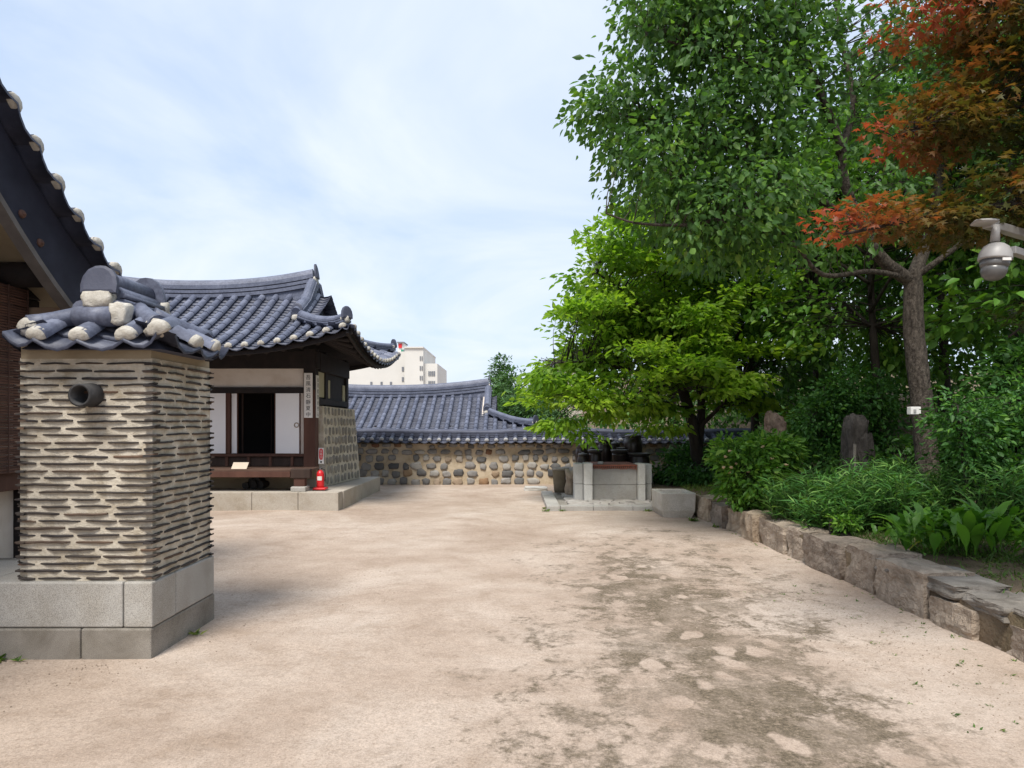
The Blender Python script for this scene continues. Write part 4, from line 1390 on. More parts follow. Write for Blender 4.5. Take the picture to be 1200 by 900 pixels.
# ------------------------------------------------------------------ retaining wall of big stones
def retaining_wall():
    root = thing('retaining_wall', (3.5, 7, 0), 'low retaining wall of big rough stones along the planting bed', 'wall')
    rng = random.Random(17)
    y = 12.25
    k = 0
    while y > 1.0:
        ln_ = rng.uniform(.48, .95) if y > 5 else rng.uniform(.7, 1.15)
        y2 = y - ln_
        xm = 3.30 + (12 - (y + y2) / 2) * .030
        ht = rng.uniform(.33, .40) if y > 6.2 else rng.uniform(.20, .27)
        k += 1
        m = MB(); m.tint = rng.random()
        m.rock((xm + .20 + rng.uniform(-.045, .045), (y + y2) / 2, ht / 2 - .06), (.46, ln_ * .955, ht + .12 + rng.uniform(-.04, .03)), 300 + k, 10, .10, boxy=.88, rotz=rng.uniform(-.12, .12), chip=.022)
        o = m.build('stone', M['boulder'], root, smooth=False)
        y = y2 - .005
    # thin cap slabs on the nearer run
    y = 7.0
    while y > 1.2:
        ln_ = rng.uniform(.5, .85)
        xm = 3.30 + (12 - (y - ln_ / 2)) * .030
        m = MB(); m.tint = rng.random()
        m.rock((xm + .22 + rng.uniform(-.04, .04), y - ln_ / 2, .285 + rng.uniform(-.015, .03)), (.48 * rng.uniform(.8, 1.05), ln_ * .96, .11), 500 + k, 9, .10, boxy=.84, rotz=rng.uniform(-.15, .15), chip=.02); k += 1
        m.build('cap_slab', M['slabstone'], root, smooth=False)
        y -= ln_
    m = MB()
    m.box(3.62, 3.9, .8, 12.2, -.1, .22)
    m.build('backing', M['soil'], root)


retaining_wall()


# ------------------------------------------------------------------ foliage
def leaf_geo(shape):
    if shape == 'oval':
        v = [(0, 0, 0), (.24, .47, .06), (.60, .38, .03), (1, 0, -.16), (.60, -.38, .03), (.24, -.47, .06)]
        f = [(0, 1, 2, 3), (0, 3, 4, 5)]
    elif shape == 'diamond':
        v = [(0, 0, 0), (.45, .5, .06), (1, 0, -.06), (.45, -.5, .06)]
        f = [(0, 1, 2, 3)]
    elif shape == 'lance':
        v = [(0, 0, 0), (.3, .5, .03), (1, 0, -.2), (.3, -.5, .03)]
        f = [(0, 1, 2, 3)]
    else:   # five-lobed star
        v = [(.22, 0, 0)]
        tips = [(-.02, .62), (.50, .56), (1, 0), (.50, -.56), (-.02, -.62)]
        val = [(0, 0), (.27, .24), (.46, .17), (.46, -.17), (.27, -.24)]
        f = []
        for i in range(5):
            v.append((*val[i], 0)); v.append((*tips[i], -.08))
        for i in range(5):
            a = 1 + 2 * i
            f.append((0, a, a + 1, 1 + (2 * i + 2) % 10))
    return np.array(v, float), f


def leaf_object(name, P, A, Nn, Ln, Wd, tint, mat, parent, shape='oval'):
    gv, gf = leaf_geo(shape)
    P = np.asarray(P, float); A = np.asarray(A, float); Nn = np.asarray(Nn, float)
    A /= np.linalg.norm(A, axis=1, keepdims=True) + 1e-9
    S = np.cross(Nn, A); S /= np.linalg.norm(S, axis=1, keepdims=True) + 1e-9
    Nn = np.cross(A, S)
    n, k = len(P), len(gv)
    V = P[:, None] + A[:, None] * (gv[None, :, 0:1] * Ln[:, None, None]) + S[:, None] * (gv[None, :, 1:2] * Wd[:, None, None]) + Nn[:, None] * (gv[None, :, 2:3] * Ln[:, None, None])
    base = np.array(BASE[parent.name])
    V = V.reshape(-1, 3) - base
    fl = [len(f) for f in gf]
    loops = np.concatenate([np.array(f) for f in gf])
    allloops = (np.arange(n)[:, None] * k + loops[None]).ravel().astype(np.int32)
    tot = np.tile(np.array(fl), n)
    start = np.concatenate([[0], np.cumsum(tot)[:-1]]).astype(np.int32)
    me = bpy.data.meshes.new(name)
    me.vertices.add(len(V)); me.vertices.foreach_set("co", V.astype(np.float32).ravel())
    me.loops.add(len(allloops)); me.loops.foreach_set("vertex_index", allloops)
    me.polygons.add(len(tot)); me.polygons.foreach_set("loop_start", start)
    me.update(calc_edges=True)
    at = me.attributes.new("tint", 'FLOAT', 'FACE')
    at.data.foreach_set("value", np.repeat(np.clip(tint, 0, 1), len(gf)).astype(np.float32))
    me.materials.append(mat)
    o = bpy.data.objects.new(name, me); COL.objects.link(o)
    o.parent = parent
    BASE[o.name] = BASE[parent.name]
    return o


def rnd_dirs(rs, n):
    v = rs.normal(size=(n, 3)); return v / np.linalg.norm(v, axis=1, keepdims=True)


def crown_clusters(rs, ells, n, gap=0.0, gapscale=1.0, shell=2.6):
    """cluster centres in a union of ellipsoids, thinned by noise so that gaps stay open"""
    wts = np.array([e[3] * e[4] * e[5] * (e[6] if len(e) > 6 else 1) for e in ells]) ** .85
    wts /= wts.sum()
    res = []
    guard = 0
    while len(res) < n and guard < n * 30:
        guard += 1
        e = ells[rs.choice(len(ells), p=wts)]
        d = rs.normal(size=3); d /= np.linalg.norm(d)
        r = rs.uniform() ** (1 / shell)
        p = np.array(e[:3]) + d * r * np.array(e[3:6])
        if gap and mnoise.noise(Vector(p) * gapscale) < gap - rs.uniform(0, .15): continue
        res.append(p)
    return np.array(res)


def sample_path(pts, step=.12):
    out_ = []
    for a, b in zip(pts[:-1], pts[1:]):
        a, b = np.array(a), np.array(b)
        m = max(1, int(np.linalg.norm(b - a) / step))
        for i in range(m): out_.append(a + (b - a) * i / m)
    out_.append(np.array(pts[-1]))
    return out_


def smooth_path(pts, n=6):
    """Catmull-Rom through the points"""
    P_ = [Vector(p) for p in pts]
    P_ = [P_[0] * 2 - P_[1]] + P_ + [P_[-1] * 2 - P_[-2]]
    o = []
    for i in range(1, len(P_) - 2):
        p0, p1, p2, p3 = P_[i - 1:i + 3]
        for k in range(n):
            t = k / n
            o.append(.5 * ((2 * p1) + (p2 - p0) * t + (2 * p0 - 5 * p1 + 4 * p2 - p3) * t * t + (3 * p1 - p0 - 3 * p2 + p3) * t ** 3))
    o.append(P_[-2])
    return o


def make_tree(name, base, label, cat, limbs, ells, ncl, per, leaf, lw, mat, bark, seed, rad=(.35, .35, .25), droop=.5, shape='oval', gap=0.0, gapscale=.9,
              up=.8, group=None, twig=True, tintfn=None, shell=2.6, twig_r=.009, jitter=.35, n_side=9):
    """limbs: list of (points, r0, r1); leaves sit in clusters at twig ends"""
    rs = np.random.RandomState(seed); random.seed(seed)
    root = thing(name, base, label, cat, group)
    tr = MB(); nodes = []
    for i, (pts, r0, r1) in enumerate(limbs):
        sp = smooth_path(pts, 7)
        m = len(sp)
        rr = [r0 + (r1 - r0) * (k / (m - 1)) ** .8 for k in range(m)]
        if i == 0:
            for k in range(min(5, m)): rr[k] *= 1 + .35 * (1 - k / 5) ** 2
        tr.tube(sp, rr, n_side if r0 > .04 else 6, jit=.06)
        if i > 0 or len(limbs) == 1: nodes += sample_path(sp, .15)
    tr.build('trunk', bark, root, smooth=True)
    C = crown_clusters(rs, ells, ncl, gap, gapscale, shell)
    nodes = np.array(nodes)
    tw = MB()
    D = np.zeros_like(C)
    for i, c in enumerate(C):
        dd = np.linalg.norm(nodes - c, axis=1)
        # attach a little lower than the nearest point, so twigs sweep upward and outward
        j = np.argmin(dd + 0.5 * np.maximum(0, nodes[:, 2] - c[2]))
        a = nodes[j]; v = c - a
        L_ = np.linalg.norm(v)
        D[i] = v / (L_ + 1e-6)
        if twig:
            mid = a + v * .5 + np.array([rs.normal() * .06 * L_, rs.normal() * .06 * L_, .12 * L_])
            pth = [a, (a + mid) / 2 + rs.normal(size=3) * .02, mid, c]
            r_ = min(.03, twig_r * (0.6 + .35 * L_))
            tw.tube(pth, [r_, r_ * .75, r_ * .5, r_ * .2], 4, False)
    if twig: tw.build('branches', bark, root, smooth=True)
    n = len(C)
    idx = np.repeat(np.arange(n), per)
    N_ = len(idx)
    off = rs.normal(size=(N_, 3)); off /= np.linalg.norm(off, axis=1, keepdims=True)
    off *= (rs.uniform(size=(N_, 1)) ** (1 / 2.2)) * np.array(rad)
    csz = rs.uniform(.7, 1.3, size=n)
    off *= csz[idx][:, None]
    P = C[idx] + off
    outd = off / (np.linalg.norm(off, axis=1, keepdims=True) + 1e-6) + D[idx] * .6 + rs.normal(size=(N_, 3)) * jitter
    outd[:, 2] -= droop
    nn = rs.normal(size=(N_, 3)) * .45; nn[:, 2] += up
    Ln = leaf * rs.uniform(.5, 1.3, size=N_); Wd = Ln * lw * rs.uniform(.85, 1.1, size=N_)
    ctint = rs.uniform(size=n)
    tint = .35 * ctint[idx] + .65 * rs.uniform(size=N_) ** 1.2
    if tintfn is not None: tint = tintfn(P, C[idx], tint, rs)
    leaf_object('crown', P, outd, nn, Ln, Wd, tint, mat, root, shape)
    return root


def V3(px, py, d): return tuple(W(px, py, d))


# the big dark-leaved tree over the bed
base = V3(1090, 592, 9.6)
base = (base[0], base[1], bed_z(base[0], base[1]) - .05)
make_tree('shade_tree', base, 'tall tree with straight rough trunk and drooping dark green leaves over the planting bed', 'tree',
          [([base, V3(1086, 540, 9.6), V3(1080, 470, 9.6), V3(1071, 390, 9.6), V3(1070, 335, 9.6), V3(1066, 318, 9.6)], .160, .118),
           ([V3(1068, 330, 9.6), V3(1035, 305, 9.5), V3(1012, 270, 9.4), V3(990, 215, 9.3), V3(985, 170, 9.2), V3(962, 110, 9.1), V3(935, 40, 9.0), V3(925, -60, 9.0)], .10, .03),
           ([V3(1060, 325, 9.6), V3(1020, 318, 9.2), V3(965, 322, 8.9), V3(935, 290, 8.7), V3(900, 255, 8.6), V3(860, 232, 8.5), V3(800, 215, 8.5)], .042, .012),
           ([V3(1010, 268, 9.4), V3(970, 240, 9.2), V3(900, 200, 9.0), V3(830, 165, 8.9), V3(750, 140, 8.9)], .06, .015),
           ([V3(984, 180, 9.2), V3(1000, 120, 9.6), V3(985, 40, 9.9), V3(970, -80, 10)], .055, .02),
           ([V3(1070, 325, 9.6), V3(1090, 270, 10.0), V3(1105, 180, 10.3), V3(1110, 60, 10.6), V3(1100, -80, 10.8)], .10, .03),
           ([V3(1072, 325, 9.6), V3(1120, 290, 9.3), V3(1180, 240, 9.0), V3(1250, 180, 9.0)], .05, .015),
           ([V3(960, 105, 9.1), V3(900, 80, 8.8), V3(820, 60, 8.6), V3(760, 40, 8.6)], .04, .012),
           ([V3(930, 20, 9.0), V3(860, -20, 8.8), V3(800, -60, 8.6)], .035, .012),
           ([V3(880, 244, 8.55), V3(820, 262, 8.3), V3(750, 262, 8.2), V3(710, 250, 8.2)], .03, .01)],
          [(2.85, 9.1, 6.0, 1.35, 1.5, 1.45), (2.7, 8.9, 7.5, 1.2, 1.3, 1.0, .7), (4.6, 9.4, 7.2, 1.9, 1.6, 1.2, .3), (1.9, 8.8, 4.9, .85, 1.1, .75, 1.3), (2.75, 8.5, 4.25, 1.0, 1.1, .6, 1.3),
           (1.3, 8.8, 5.75, .6, .8, .42, 1.4), (1.95, 8.7, 6.8, .62, .9, .75), (4.2, 9.2, 4.7, 1.2, 1.2, .9, .14), (3.6, 8.9, 3.95, .9, .9, .4, .2), (6.8, 10, 6.4, 1.8, 1.6, 1.6, .45), (7.4, 9.4, 4.6, 1.4, 1.4, .8, .5)],
          1350, 26, .105, .62, L['plum'], M['bark'], 5, rad=(.33, .33, .26), droop=.95, up=.35, gap=0.0, gapscale=1.35, jitter=.45, n_side=14)

def bright_pads():
    # flat layered sprays, widest low on the courtyard side, running up into the taller canopy
    rr = random.Random(41)
    left = [(240, 720), (270, 690), (330, 664), (380, 652), (425, 618), (450, 618), (480, 638), (505, 668)]
    out_ = []
    k = 0
    while len(out_) < 112 and k < 6000:
        k += 1
        y = rr.uniform(245, 505)
        for (y0, x0), (y1, x1) in zip(left[:-1], left[1:]):
            if y0 <= y <= y1: xl = x0 + (x1 - x0) * (y - y0) / (y1 - y0)
        x = xl + 22 + (915 - xl - 22) * rr.random() ** 1.15
        if 664 < x < 775 and y > 486: continue
        if x > 800 and y > 480: continue
        d = rr.uniform(13.0, 15.9)
        if any(abs(x - q[6]) < 22 and abs(y - q[7]) < 10 and abs(d - q[1]) < .8 for q in out_): continue
        r = rr.uniform(.40, .72)
        p = V3(x, y, d)
        out_.append((p[0], p[1], p[2], r, r, rr.uniform(.09, .17), x, y))
    for (x, y, d, r, h) in ((650, 498, 13.9, .42, .16), (668, 506, 13.7, .35, .15), (690, 512, 13.6, .28, .12), (632, 470, 14.0, .35, .15), (640, 445, 14.2, .45, .16), (720, 395, 14.8, 1.1, .9), (790, 370, 15.0, 1.2, 1.0)):
        out_.append((*V3(x, y, d), r, r, h))
    return [q[:6] for q in out_]


def bright_tint(P, C, t, rs):
    # young leaves at the spray tips are yellower than the old ones
    d = np.linalg.norm((P - C) / np.array([.42, .42, .2]), axis=1)
    u = np.array([mnoise.noise(Vector(c) * 1.3) for c in C])
    return np.clip(.30 + .35 * d + .45 * u + .45 * (t - .4), 0, 1)


# bright green tree over the hearth
base = V3(820, 540, 15.4)
base = (base[0], base[1], bed_z(base[0], base[1]) - .05)
make_tree('bright_tree', base, 'leaning tree with layered bright yellow-green leaves above the jars and hearth', 'tree',
          [([base, V3(812, 500, 15.3), V3(800, 455, 15.2), V3(792, 410, 15.0)], .15, .10),
           ([V3(818, 525, 15.4), V3(822, 470, 15.4), V3(816, 420, 15.3), V3(828, 350, 15.2), V3(826, 290, 15.2)], .12, .03),
           ([V3(794, 420, 15.0), V3(775, 385, 14.7), V3(740, 350, 14.3), V3(700, 320, 14.2)], .07, .02),
           ([V3(800, 455, 15.2), V3(760, 440, 14.6), V3(700, 425, 14.2), V3(650, 425, 14.0)], .06, .015),
           ([V3(806, 480, 15.2), V3(770, 470, 14.4), V3(730, 465, 14.0), V3(690, 470, 13.9)], .05, .015),
           ([V3(818, 440, 15.3), V3(850, 410, 15.0), V3(880, 370, 14.8)], .06, .02),
           ([V3(820, 500, 15.4), V3(850, 470, 15.0), V3(870, 440, 14.6)], .06, .02),
           ([V3(820, 400, 15.2), V3(790, 350, 14.8), V3(760, 310, 14.6)], .05, .015)],
          bright_pads(),
          1600, 21, .15, .58, L['bright'], M['bark_dark'], 9, rad=(.42, .42, .12), droop=.25, up=.65, gap=-.12, gapscale=1.6, shell=1.8, tintfn=bright_tint)


# woodland behind
rngt = random.Random(77)
spots = [  # x, y, height, crown radius, label
    (5.6, 15.8, 6.5, 1.9, 'slim dark-trunked tree just right of the bright tree'),
    (7.4, 13.6, 7.5, 2.1, 'tree with dark trunk behind the weathered standing stone'),
    (7.6, 17.2, 8.5, 2.4, 'tall tree deep in the shade between the bright tree and the main trunk'),
    (9.6, 15.2, 8.5, 2.4, 'tall shaded tree behind the clipped round shrub'),
    (9.2, 11.6, 7.0, 2.0, 'tree standing behind the big rough trunk'),
    (11.5, 13.0, 9.0, 2.5, 'dark woodland tree at the right behind the security camera'),
    (12.6, 17.0, 10.0, 2.8, 'very tall tree at the back of the wood'),
    (8.0, 9.9, 6.5, 1.9, 'leafy tree at the right edge of the bed'),
    (5.2, 21.5, 7.5, 2.3, 'tree beyond the yard wall behind the bright tree'),
    (8.6, 21.5, 9.0, 2.6, 'tree beyond the yard wall at the back of the wood'),
    (12.0, 22.5, 10.0, 3.0, 'farthest tall tree beyond the yard wall'),
]
for i, (x, y, h, cr, lab) in enumerate(spots):
    z0 = bed_z(x, y) - .05 if y < 18.5 else -.05
    rr = random.Random(200 + i)
    b = (x, y, z0)
    lean = rr.uniform(-.5, .3)
    top = (x + lean, y + rr.uniform(-.3, .3), z0 + h * .8)
    midp = (x + lean * .3 + rr.uniform(-.12, .12), y, z0 + h * .35)
    limbs = [([b, midp, top], .06 + h * .009, .03)]
    for k in range(6):
        f = .3 + .5 * k / 6
        an = rr.uniform(0, 6.28)
        st = (midp[0] + (top[0] - midp[0]) * f, midp[1] + (top[1] - midp[1]) * f, midp[2] + (top[2] - midp[2]) * (f - .25))
        limbs.append(([st, (st[0] + math.cos(an) * cr * .4, st[1] + math.sin(an) * cr * .4, st[2] + .6), (st[0] + math.cos(an) * cr * .8, st[1] + math.sin(an) * cr * .8, st[2] + .9)], .04, .012))
    ells = []
    for k in range(6):
        an = k * 1.05 + rr.uniform(-.4, .4)
        rad_ = cr * rr.uniform(.35, .75)
        zz = z0 + h * (.28 + .62 * ((k * 0.37 + .1) % 1.0))
        ells.append((x + lean * .6 + math.cos(an) * rad_, y + math.sin(an) * rad_, zz, cr * .62, cr * .62, cr * .42))
    ells.append((x + lean, y, z0 + h * .86, cr * .7, cr * .7, cr * .55))
    make_tree('woodland_tree', b, lab, 'tree', limbs, ells, 400, 15, .17, .62, L['shrub_light'] if i in (1, 2, 4, 7) else L['wood'], M['bark_dark'], 300 + i, rad=(.5, .5, .26), droop=.4, up=.8,
              gap=-.15, group='trees of the shady wood', twig=True, twig_r=.01)

def wooded_hill():
    mb = MB(); nx, ny = 40, 30
    vs = []
    for j in range(ny + 1):
        y = 19.3 + 45 * (j / ny) ** 1.6
        for i in range(nx + 1):
            x = 2.0 + 60 * (i / nx) ** 1.4
            f = min(1, max(0, (x - 3.5) / 7))
            z = (y - 19.3) * .10 * f + 1.9 * f * min(1, (y - 19.3) / 3) + .4 * mnoise.noise(Vector((x * .3, y * .3, 0)))
            vs.append((x, y, z if i and j else -.1))
    n = nx + 1
    mb.add(vs, [(j * n + i, j * n + i + 1, (j + 1) * n + i + 1, (j + 1) * n + i) for j in range(ny) for i in range(nx)])
    tag(mb.build('wooded_hill', M['soil'], smooth=True), 'wooded slope rising beyond the yard wall', None, None, 'structure')
    # undergrowth that reads as one dark mass
    rs = np.random.RandomState(91)
    ells = [(5.5, 20.5, 1.8, 1.6, .9, 1.0), (8, 20.6, 2.2, 2, 1.0, 1.6), (11, 20.5, 3.0, 2.4, 1.2, 2.2), (14.5, 19.5, 4, 2.5, 1.5, 2.6), (10, 17.5, 2.2, 1.6, .8, 1.2), (13, 15, 3.0, 1.8, 1.6, 1.8), (15, 11.5, 3.5, 2, 2, 2.2),
            (7.5, 17.9, 1.5, 1.5, .5, .9), (11, 11, 1.9, 1, 1, .8), (11.5, 8.6, 2.0, 1.3, 1.2, 1.1), (18, 17, 5, 3, 3, 3.5), (10, 25, 5, 5, 2, 3.5), (17, 24, 7, 5, 3, 4), (5.5, 24, 3.4, 2, 1.5, 2), (3.6, 20.4, 1.6, 1.4, .7, .9), (2.2, 20.6, 1.3, 1.0, .6, .6)]
    C = crown_clusters(rs, ells, 2600, -.25, .6, 3.0)
    idx = np.repeat(np.arange(len(C)), 14); off = rs.normal(size=(len(idx), 3)) * np.array([.28, .28, .17])
    A = off + rs.normal(size=off.shape) * .2; A[:, 2] -= .25
    nn = rs.normal(size=off.shape) * .5; nn[:, 2] += .9
    Ln = rs.uniform(.12, .22, size=len(idx))
    root = thing('thicket', (10, 18, 1), 'dense shaded undergrowth of the wooded slope', None, None, 'stuff')
    leaf_object('foliage', C[idx] + off, A, nn, Ln, Ln * .62, rs.uniform(size=len(idx)), L['wood'], root)


wooded_hill()

# red and olive maple reaching in from the right
def maple_tint(P, C, t, rs):
    # young outer sprays are red, the older inner ones olive
    ax = np.array([W(1045, 130, 4.4).x])[0]
    u = np.array([mnoise.noise(Vector((p[0] * 1.6, p[1] * 1.6, p[2] * 2.2 + 4))) for p in C])
    edge = 1 - np.clip((P[:, 0] - 1.95 - .10 * (P[:, 2] - 3) ) / 1.8, 0, 1)
    return np.clip(.14 + .70 * edge + .60 * u + .40 * (t - .5), 0, 1)


mb_ = (4.75, 4.35, bed_z(4.75, 4.35) - .05)
make_tree('maple_tree', mb_, 'red and olive leaved maple hanging over the top right of the courtyard', 'tree',
          [([mb_, (4.72, 4.36, 1.4), (4.62, 4.38, 2.3), (4.5, 4.4, 2.9)], .11, .08),
           ([(4.52, 4.4, 2.8), (4.0, 4.4, 3.0), (3.3, 4.35, 3.05), (2.7, 4.35, 2.98), (2.1, 4.35, 2.86)], .05, .008),
           ([(4.5, 4.4, 2.9), (4.1, 4.5, 3.5), (3.4, 4.5, 3.75), (2.7, 4.45, 3.6), (2.45, 4.4, 3.5)], .05, .008),
           ([(4.5, 4.4, 2.95), (4.2, 4.4, 3.8), (3.5, 4.3, 4.25), (2.9, 4.3, 4.4), (2.55, 4.3, 4.35)], .05, .008),
           ([(4.55, 4.4, 2.6), (4.2, 4.6, 2.6), (3.7, 4.7, 2.45), (3.4, 4.7, 2.25)], .035, .006),
           ([(4.5, 4.4, 3.0), (4.5, 4.2, 4.2), (4.0, 4.1, 5.0), (3.3, 4.1, 5.2)], .05, .01)],
          [(2.55, 4.35, 2.93, .62, .4, .13, 1.6), (3.15, 4.35, 3.02, .7, .5, .2, 1.3), (2.75, 4.4, 3.55, .4, .45, .16, 1.8), (3.2, 4.4, 3.7, .6, .5, .25, 1.2), (2.95, 4.3, 4.3, .55, .5, .22, 1.4),
           (3.5, 4.4, 4.4, .8, .6, .5), (3.9, 4.4, 3.4, .8, .7, .55), (3.35, 4.45, 4.0, .55, .5, .25), (3.55, 4.65, 2.35, .28, .25, .10, 1.4), (3.4, 4.2, 5.1, .9, .7, .35), (4.4, 4.4, 4.3, .9, .9, .9)],
          800, 26, .055, .95, L['maple'], M['bark_dark'], 15, rad=(.20, .20, .055), droop=.35, up=1.1, shape='star', gap=-.3, tintfn=maple_tint, twig_r=.006)


def shrub(name, base, label, ells, ncl, per, leaf, lw, mat, seed, rad=.2, droop=.3, up=.7, shape='oval', cat='shrub', flat=.7, tintfn=None, gap=-.2):
    b = Vector(base)
    limbs = []
    rr = random.Random(seed)
    for k in range(7):
        e = ells[k % len(ells)]
        tip = (e[0] + rr.uniform(-.5, .5) * e[3], e[1] + rr.uniform(-.5, .5) * e[4], e[2] + .4 * e[5])
        st = (b.x + rr.uniform(-.1, .1), b.y + rr.uniform(-.1, .1), b.z)
        md = ((st[0] + tip[0]) / 2 + rr.uniform(-.1, .1), (st[1] + tip[1]) / 2, (st[2] + tip[2]) / 2 + .1)
        limbs.append(([st, md, tip], .03, .008))
    r = make_tree(name, tuple(b), label, cat, limbs, ells, ncl, per, leaf, lw, mat, M['bark_dark'], seed, rad=(rad, rad, rad * flat), droop=droop, up=up, shape=shape, twig_r=.006, gap=gap, tintfn=tintfn)
    return r


def on_bed(x, y, dz=-.03): return (x, y, bed_z(x, y) + dz)


c = V3(985, 470, 12.4)
shrub('round_shrub', on_bed(c[0], 12.5), 'large rounded shrub of small dark leaves behind the standing stones', [(c[0], 12.4, 2.05, .95, .9, .65), (c[0] - .45, 12.2, 1.6, .55, .6, .5), (c[0] + .5, 12.3, 1.7, .55, .6, .55), (c[0], 12.3, 1.2, .9, .7, .45)], 420, 24, .085, 0.58, L['shrub'], 31, .22)
c = V3(1150, 510, 8.0)
shrub('spreading_shrub', on_bed(c[0], 8.1), 'spreading light-tipped shrub right of the big trunk', [(c[0], 8.1, 1.45, .6, .7, .55), (c[0] - .35, 7.9, 1.75, .3, .4, .25), (c[0] + .55, 8.0, 1.7, .5, .6, .5), (c[0] + .1, 7.8, 1.0, .55, .5, .35), (c[0] + .9, 8.2, 1.2, .5, .6, .6)], 420, 22, .075, 0.54, L['shrub'], 33, .17)
c = V3(868, 548, 10.4)
def flower_tint(P, C, t, rs): return t
shrub('peony_shrub', on_bed(c[0] + .05, 10.5), 'bushy bright shrub with faded blossoms at the near end of the bed beside the trough', [(c[0] + .0, 10.4, 1.15, .42, .45, .32), (c[0] + .45, 10.6, 1.2, .42, .4, .27), (c[0] + .15, 10.3, .75, .5, .45, .35), (c[0] + .75, 10.8, 1.2, .35, .35, .3)], 330, 20, .105, 0.48, L['shrub_light'], 35, .16)
c = V3(1190, 330, 10.5)
shrub('vine_mound', on_bed(7.0, 9.2), 'vine-draped dark mound of leaves at the right edge', [(6.9, 9.2, 1.9, .6, .7, .8), (7.3, 9.3, 2.4, .6, .6, .55)], 260, 20, .10, 0.64, L['wood'], 37, .2)
shrub('low_bush', on_bed(5.0, 15.5), 'low leafy bush against the yard wall right of the jars', [(4.1, 15.8, .85, .7, .6, .35), (3.4, 15.6, .55, .55, .6, .3), (4.9, 15.4, .8, .7, .6, .4), (3.9, 14.6, .55, .5, .5, .25)], 320, 18, .12, 0.54, L['shrub'], 39, .2)
shrub('low_bush', on_bed(6.6, 10.8), 'dark low bush in the shade between the big trunk and the standing stone', [(6.6, 11.0, 1.1, .9, .7, .45), (5.8, 11.6, .9, .7, .6, .35)], 260, 18, .10, 0.54, L['wood'], 41, .2)
shrub('low_bush', on_bed(7.4, 6.9), 'leafy bush at the right edge behind the broad-leaved plant', [(6.2, 6.9, 1.05, .5, .6, .45), (6.9, 7.2, 1.3, .6, .6, .6)], 240, 18, .09, 0.54, L['shrub'], 43, .18)
shrub('low_bush', on_bed(5.4, 13.6), 'shaded bush behind the peony shrub and brown stone', [(5.3, 13.8, 1.2, .7, .6, .55), (4.6, 13.4, .9, .5, .5, .4), (6.3, 13.9, 1.3, .7, .6, .6)], 280, 18, .11, 0.54, L['wood'], 45, .22)

# faded blossoms on the peony shrub
fl = MB(); rr = random.Random(6)
for k in range(14):
    p = W(rr.uniform(848, 925), rr.uniform(520, 562), rr.uniform(9.95, 10.2))
    fl.tint = rr.random(); fl.rock(p, (.05, .05, .035), k, 3, .5, boxy=.2)
M['blossom'] = rough_mat('faded_blossom', (.33, .24, .13), (.45, .33, .2), 20, .9, .3)
_po = [o for o in bpy.data.objects if o.name.startswith('peony_shrub')][0]
fl.build('blossoms', M['blossom'], _po, smooth=True)


def reed_clump(x, y, label, n, h, spread, seed, mat=None):
    rs = np.random.RandomState(seed)
    b = on_bed(x, y)
    root = thing('reed_clump', b, label, 'grass clump', 'reedy grass clumps along the bed')
    st = MB(); P, A, Nn, Ln, Wd = [], [], [], [], []
    for i in range(n):
        an = rs.uniform(0, 6.28); r = spread * math.sqrt(rs.uniform())
        p0 = np.array([x + r * math.cos(an), y + r * math.sin(an) * .8, 0]); p0[2] = bed_z(p0[0], p0[1]) - .02
        hh = h * rs.uniform(.6, 1.1)
        lean = np.array([rs.normal() * .18, rs.normal() * .18 - .05, 1.0]); lean /= np.linalg.norm(lean)
        bend = np.array([lean[0], lean[1], 0]) * .5
        pt = lambda f: p0 + lean * hh * f + bend * hh * f * f
        st.tube([pt(0), pt(.5), pt(1)], [.005, .004, .002], 3, False)
        for k in range(13):
            f = .18 + .8 * k / 12
            a2 = rs.uniform(0, 6.28)
            P.append(pt(f)); A.append((math.cos(a2), math.sin(a2), rs.uniform(.15, .9))); Nn.append((rs.normal() * .3, rs.normal() * .3, 1)); Ln.append(rs.uniform(.14, .27)); Wd.append(rs.uniform(.010, .018))
    st.build('stems', M['stem'], root)
    leaf_object('leaves', P, A, Nn, np.array(Ln), np.array(Wd) * 1.6, rs.uniform(size=len(P)) ** 1.1, mat or L['reed'], root, 'lance')


M['stem'] = rough_mat('green_stem', (.05, .10, .025), (.09, .15, .04), 6, .8, .2)
reed_clump(3.95, 9.35, 'feathery reed clump next to the peony shrub', 120, .62, .42, 1)
reed_clump(4.35, 8.65, 'reed clump in the middle of the bed beyond the broad leaves', 130, .68, .45, 2)
reed_clump(4.85, 9.3, 'reed clump in front of the dark standing stone', 120, .72, .42, 3)
reed_clump(4.75, 8.2, 'reed clump touching the big trunk on its left', 110, .64, .40, 4)
reed_clump(3.95, 8.4, 'lowest reed clump leaning over the retaining wall', 100, .48, .38, 5)
reed_clump(5.35, 7.3, 'dark reed clump at the right behind the broad-leaved plant', 120, .75, .42, 6)
reed_clump(5.5, 8.9, 'reed clump right of the big trunk under the spreading shrub', 90, .6, .4, 7)


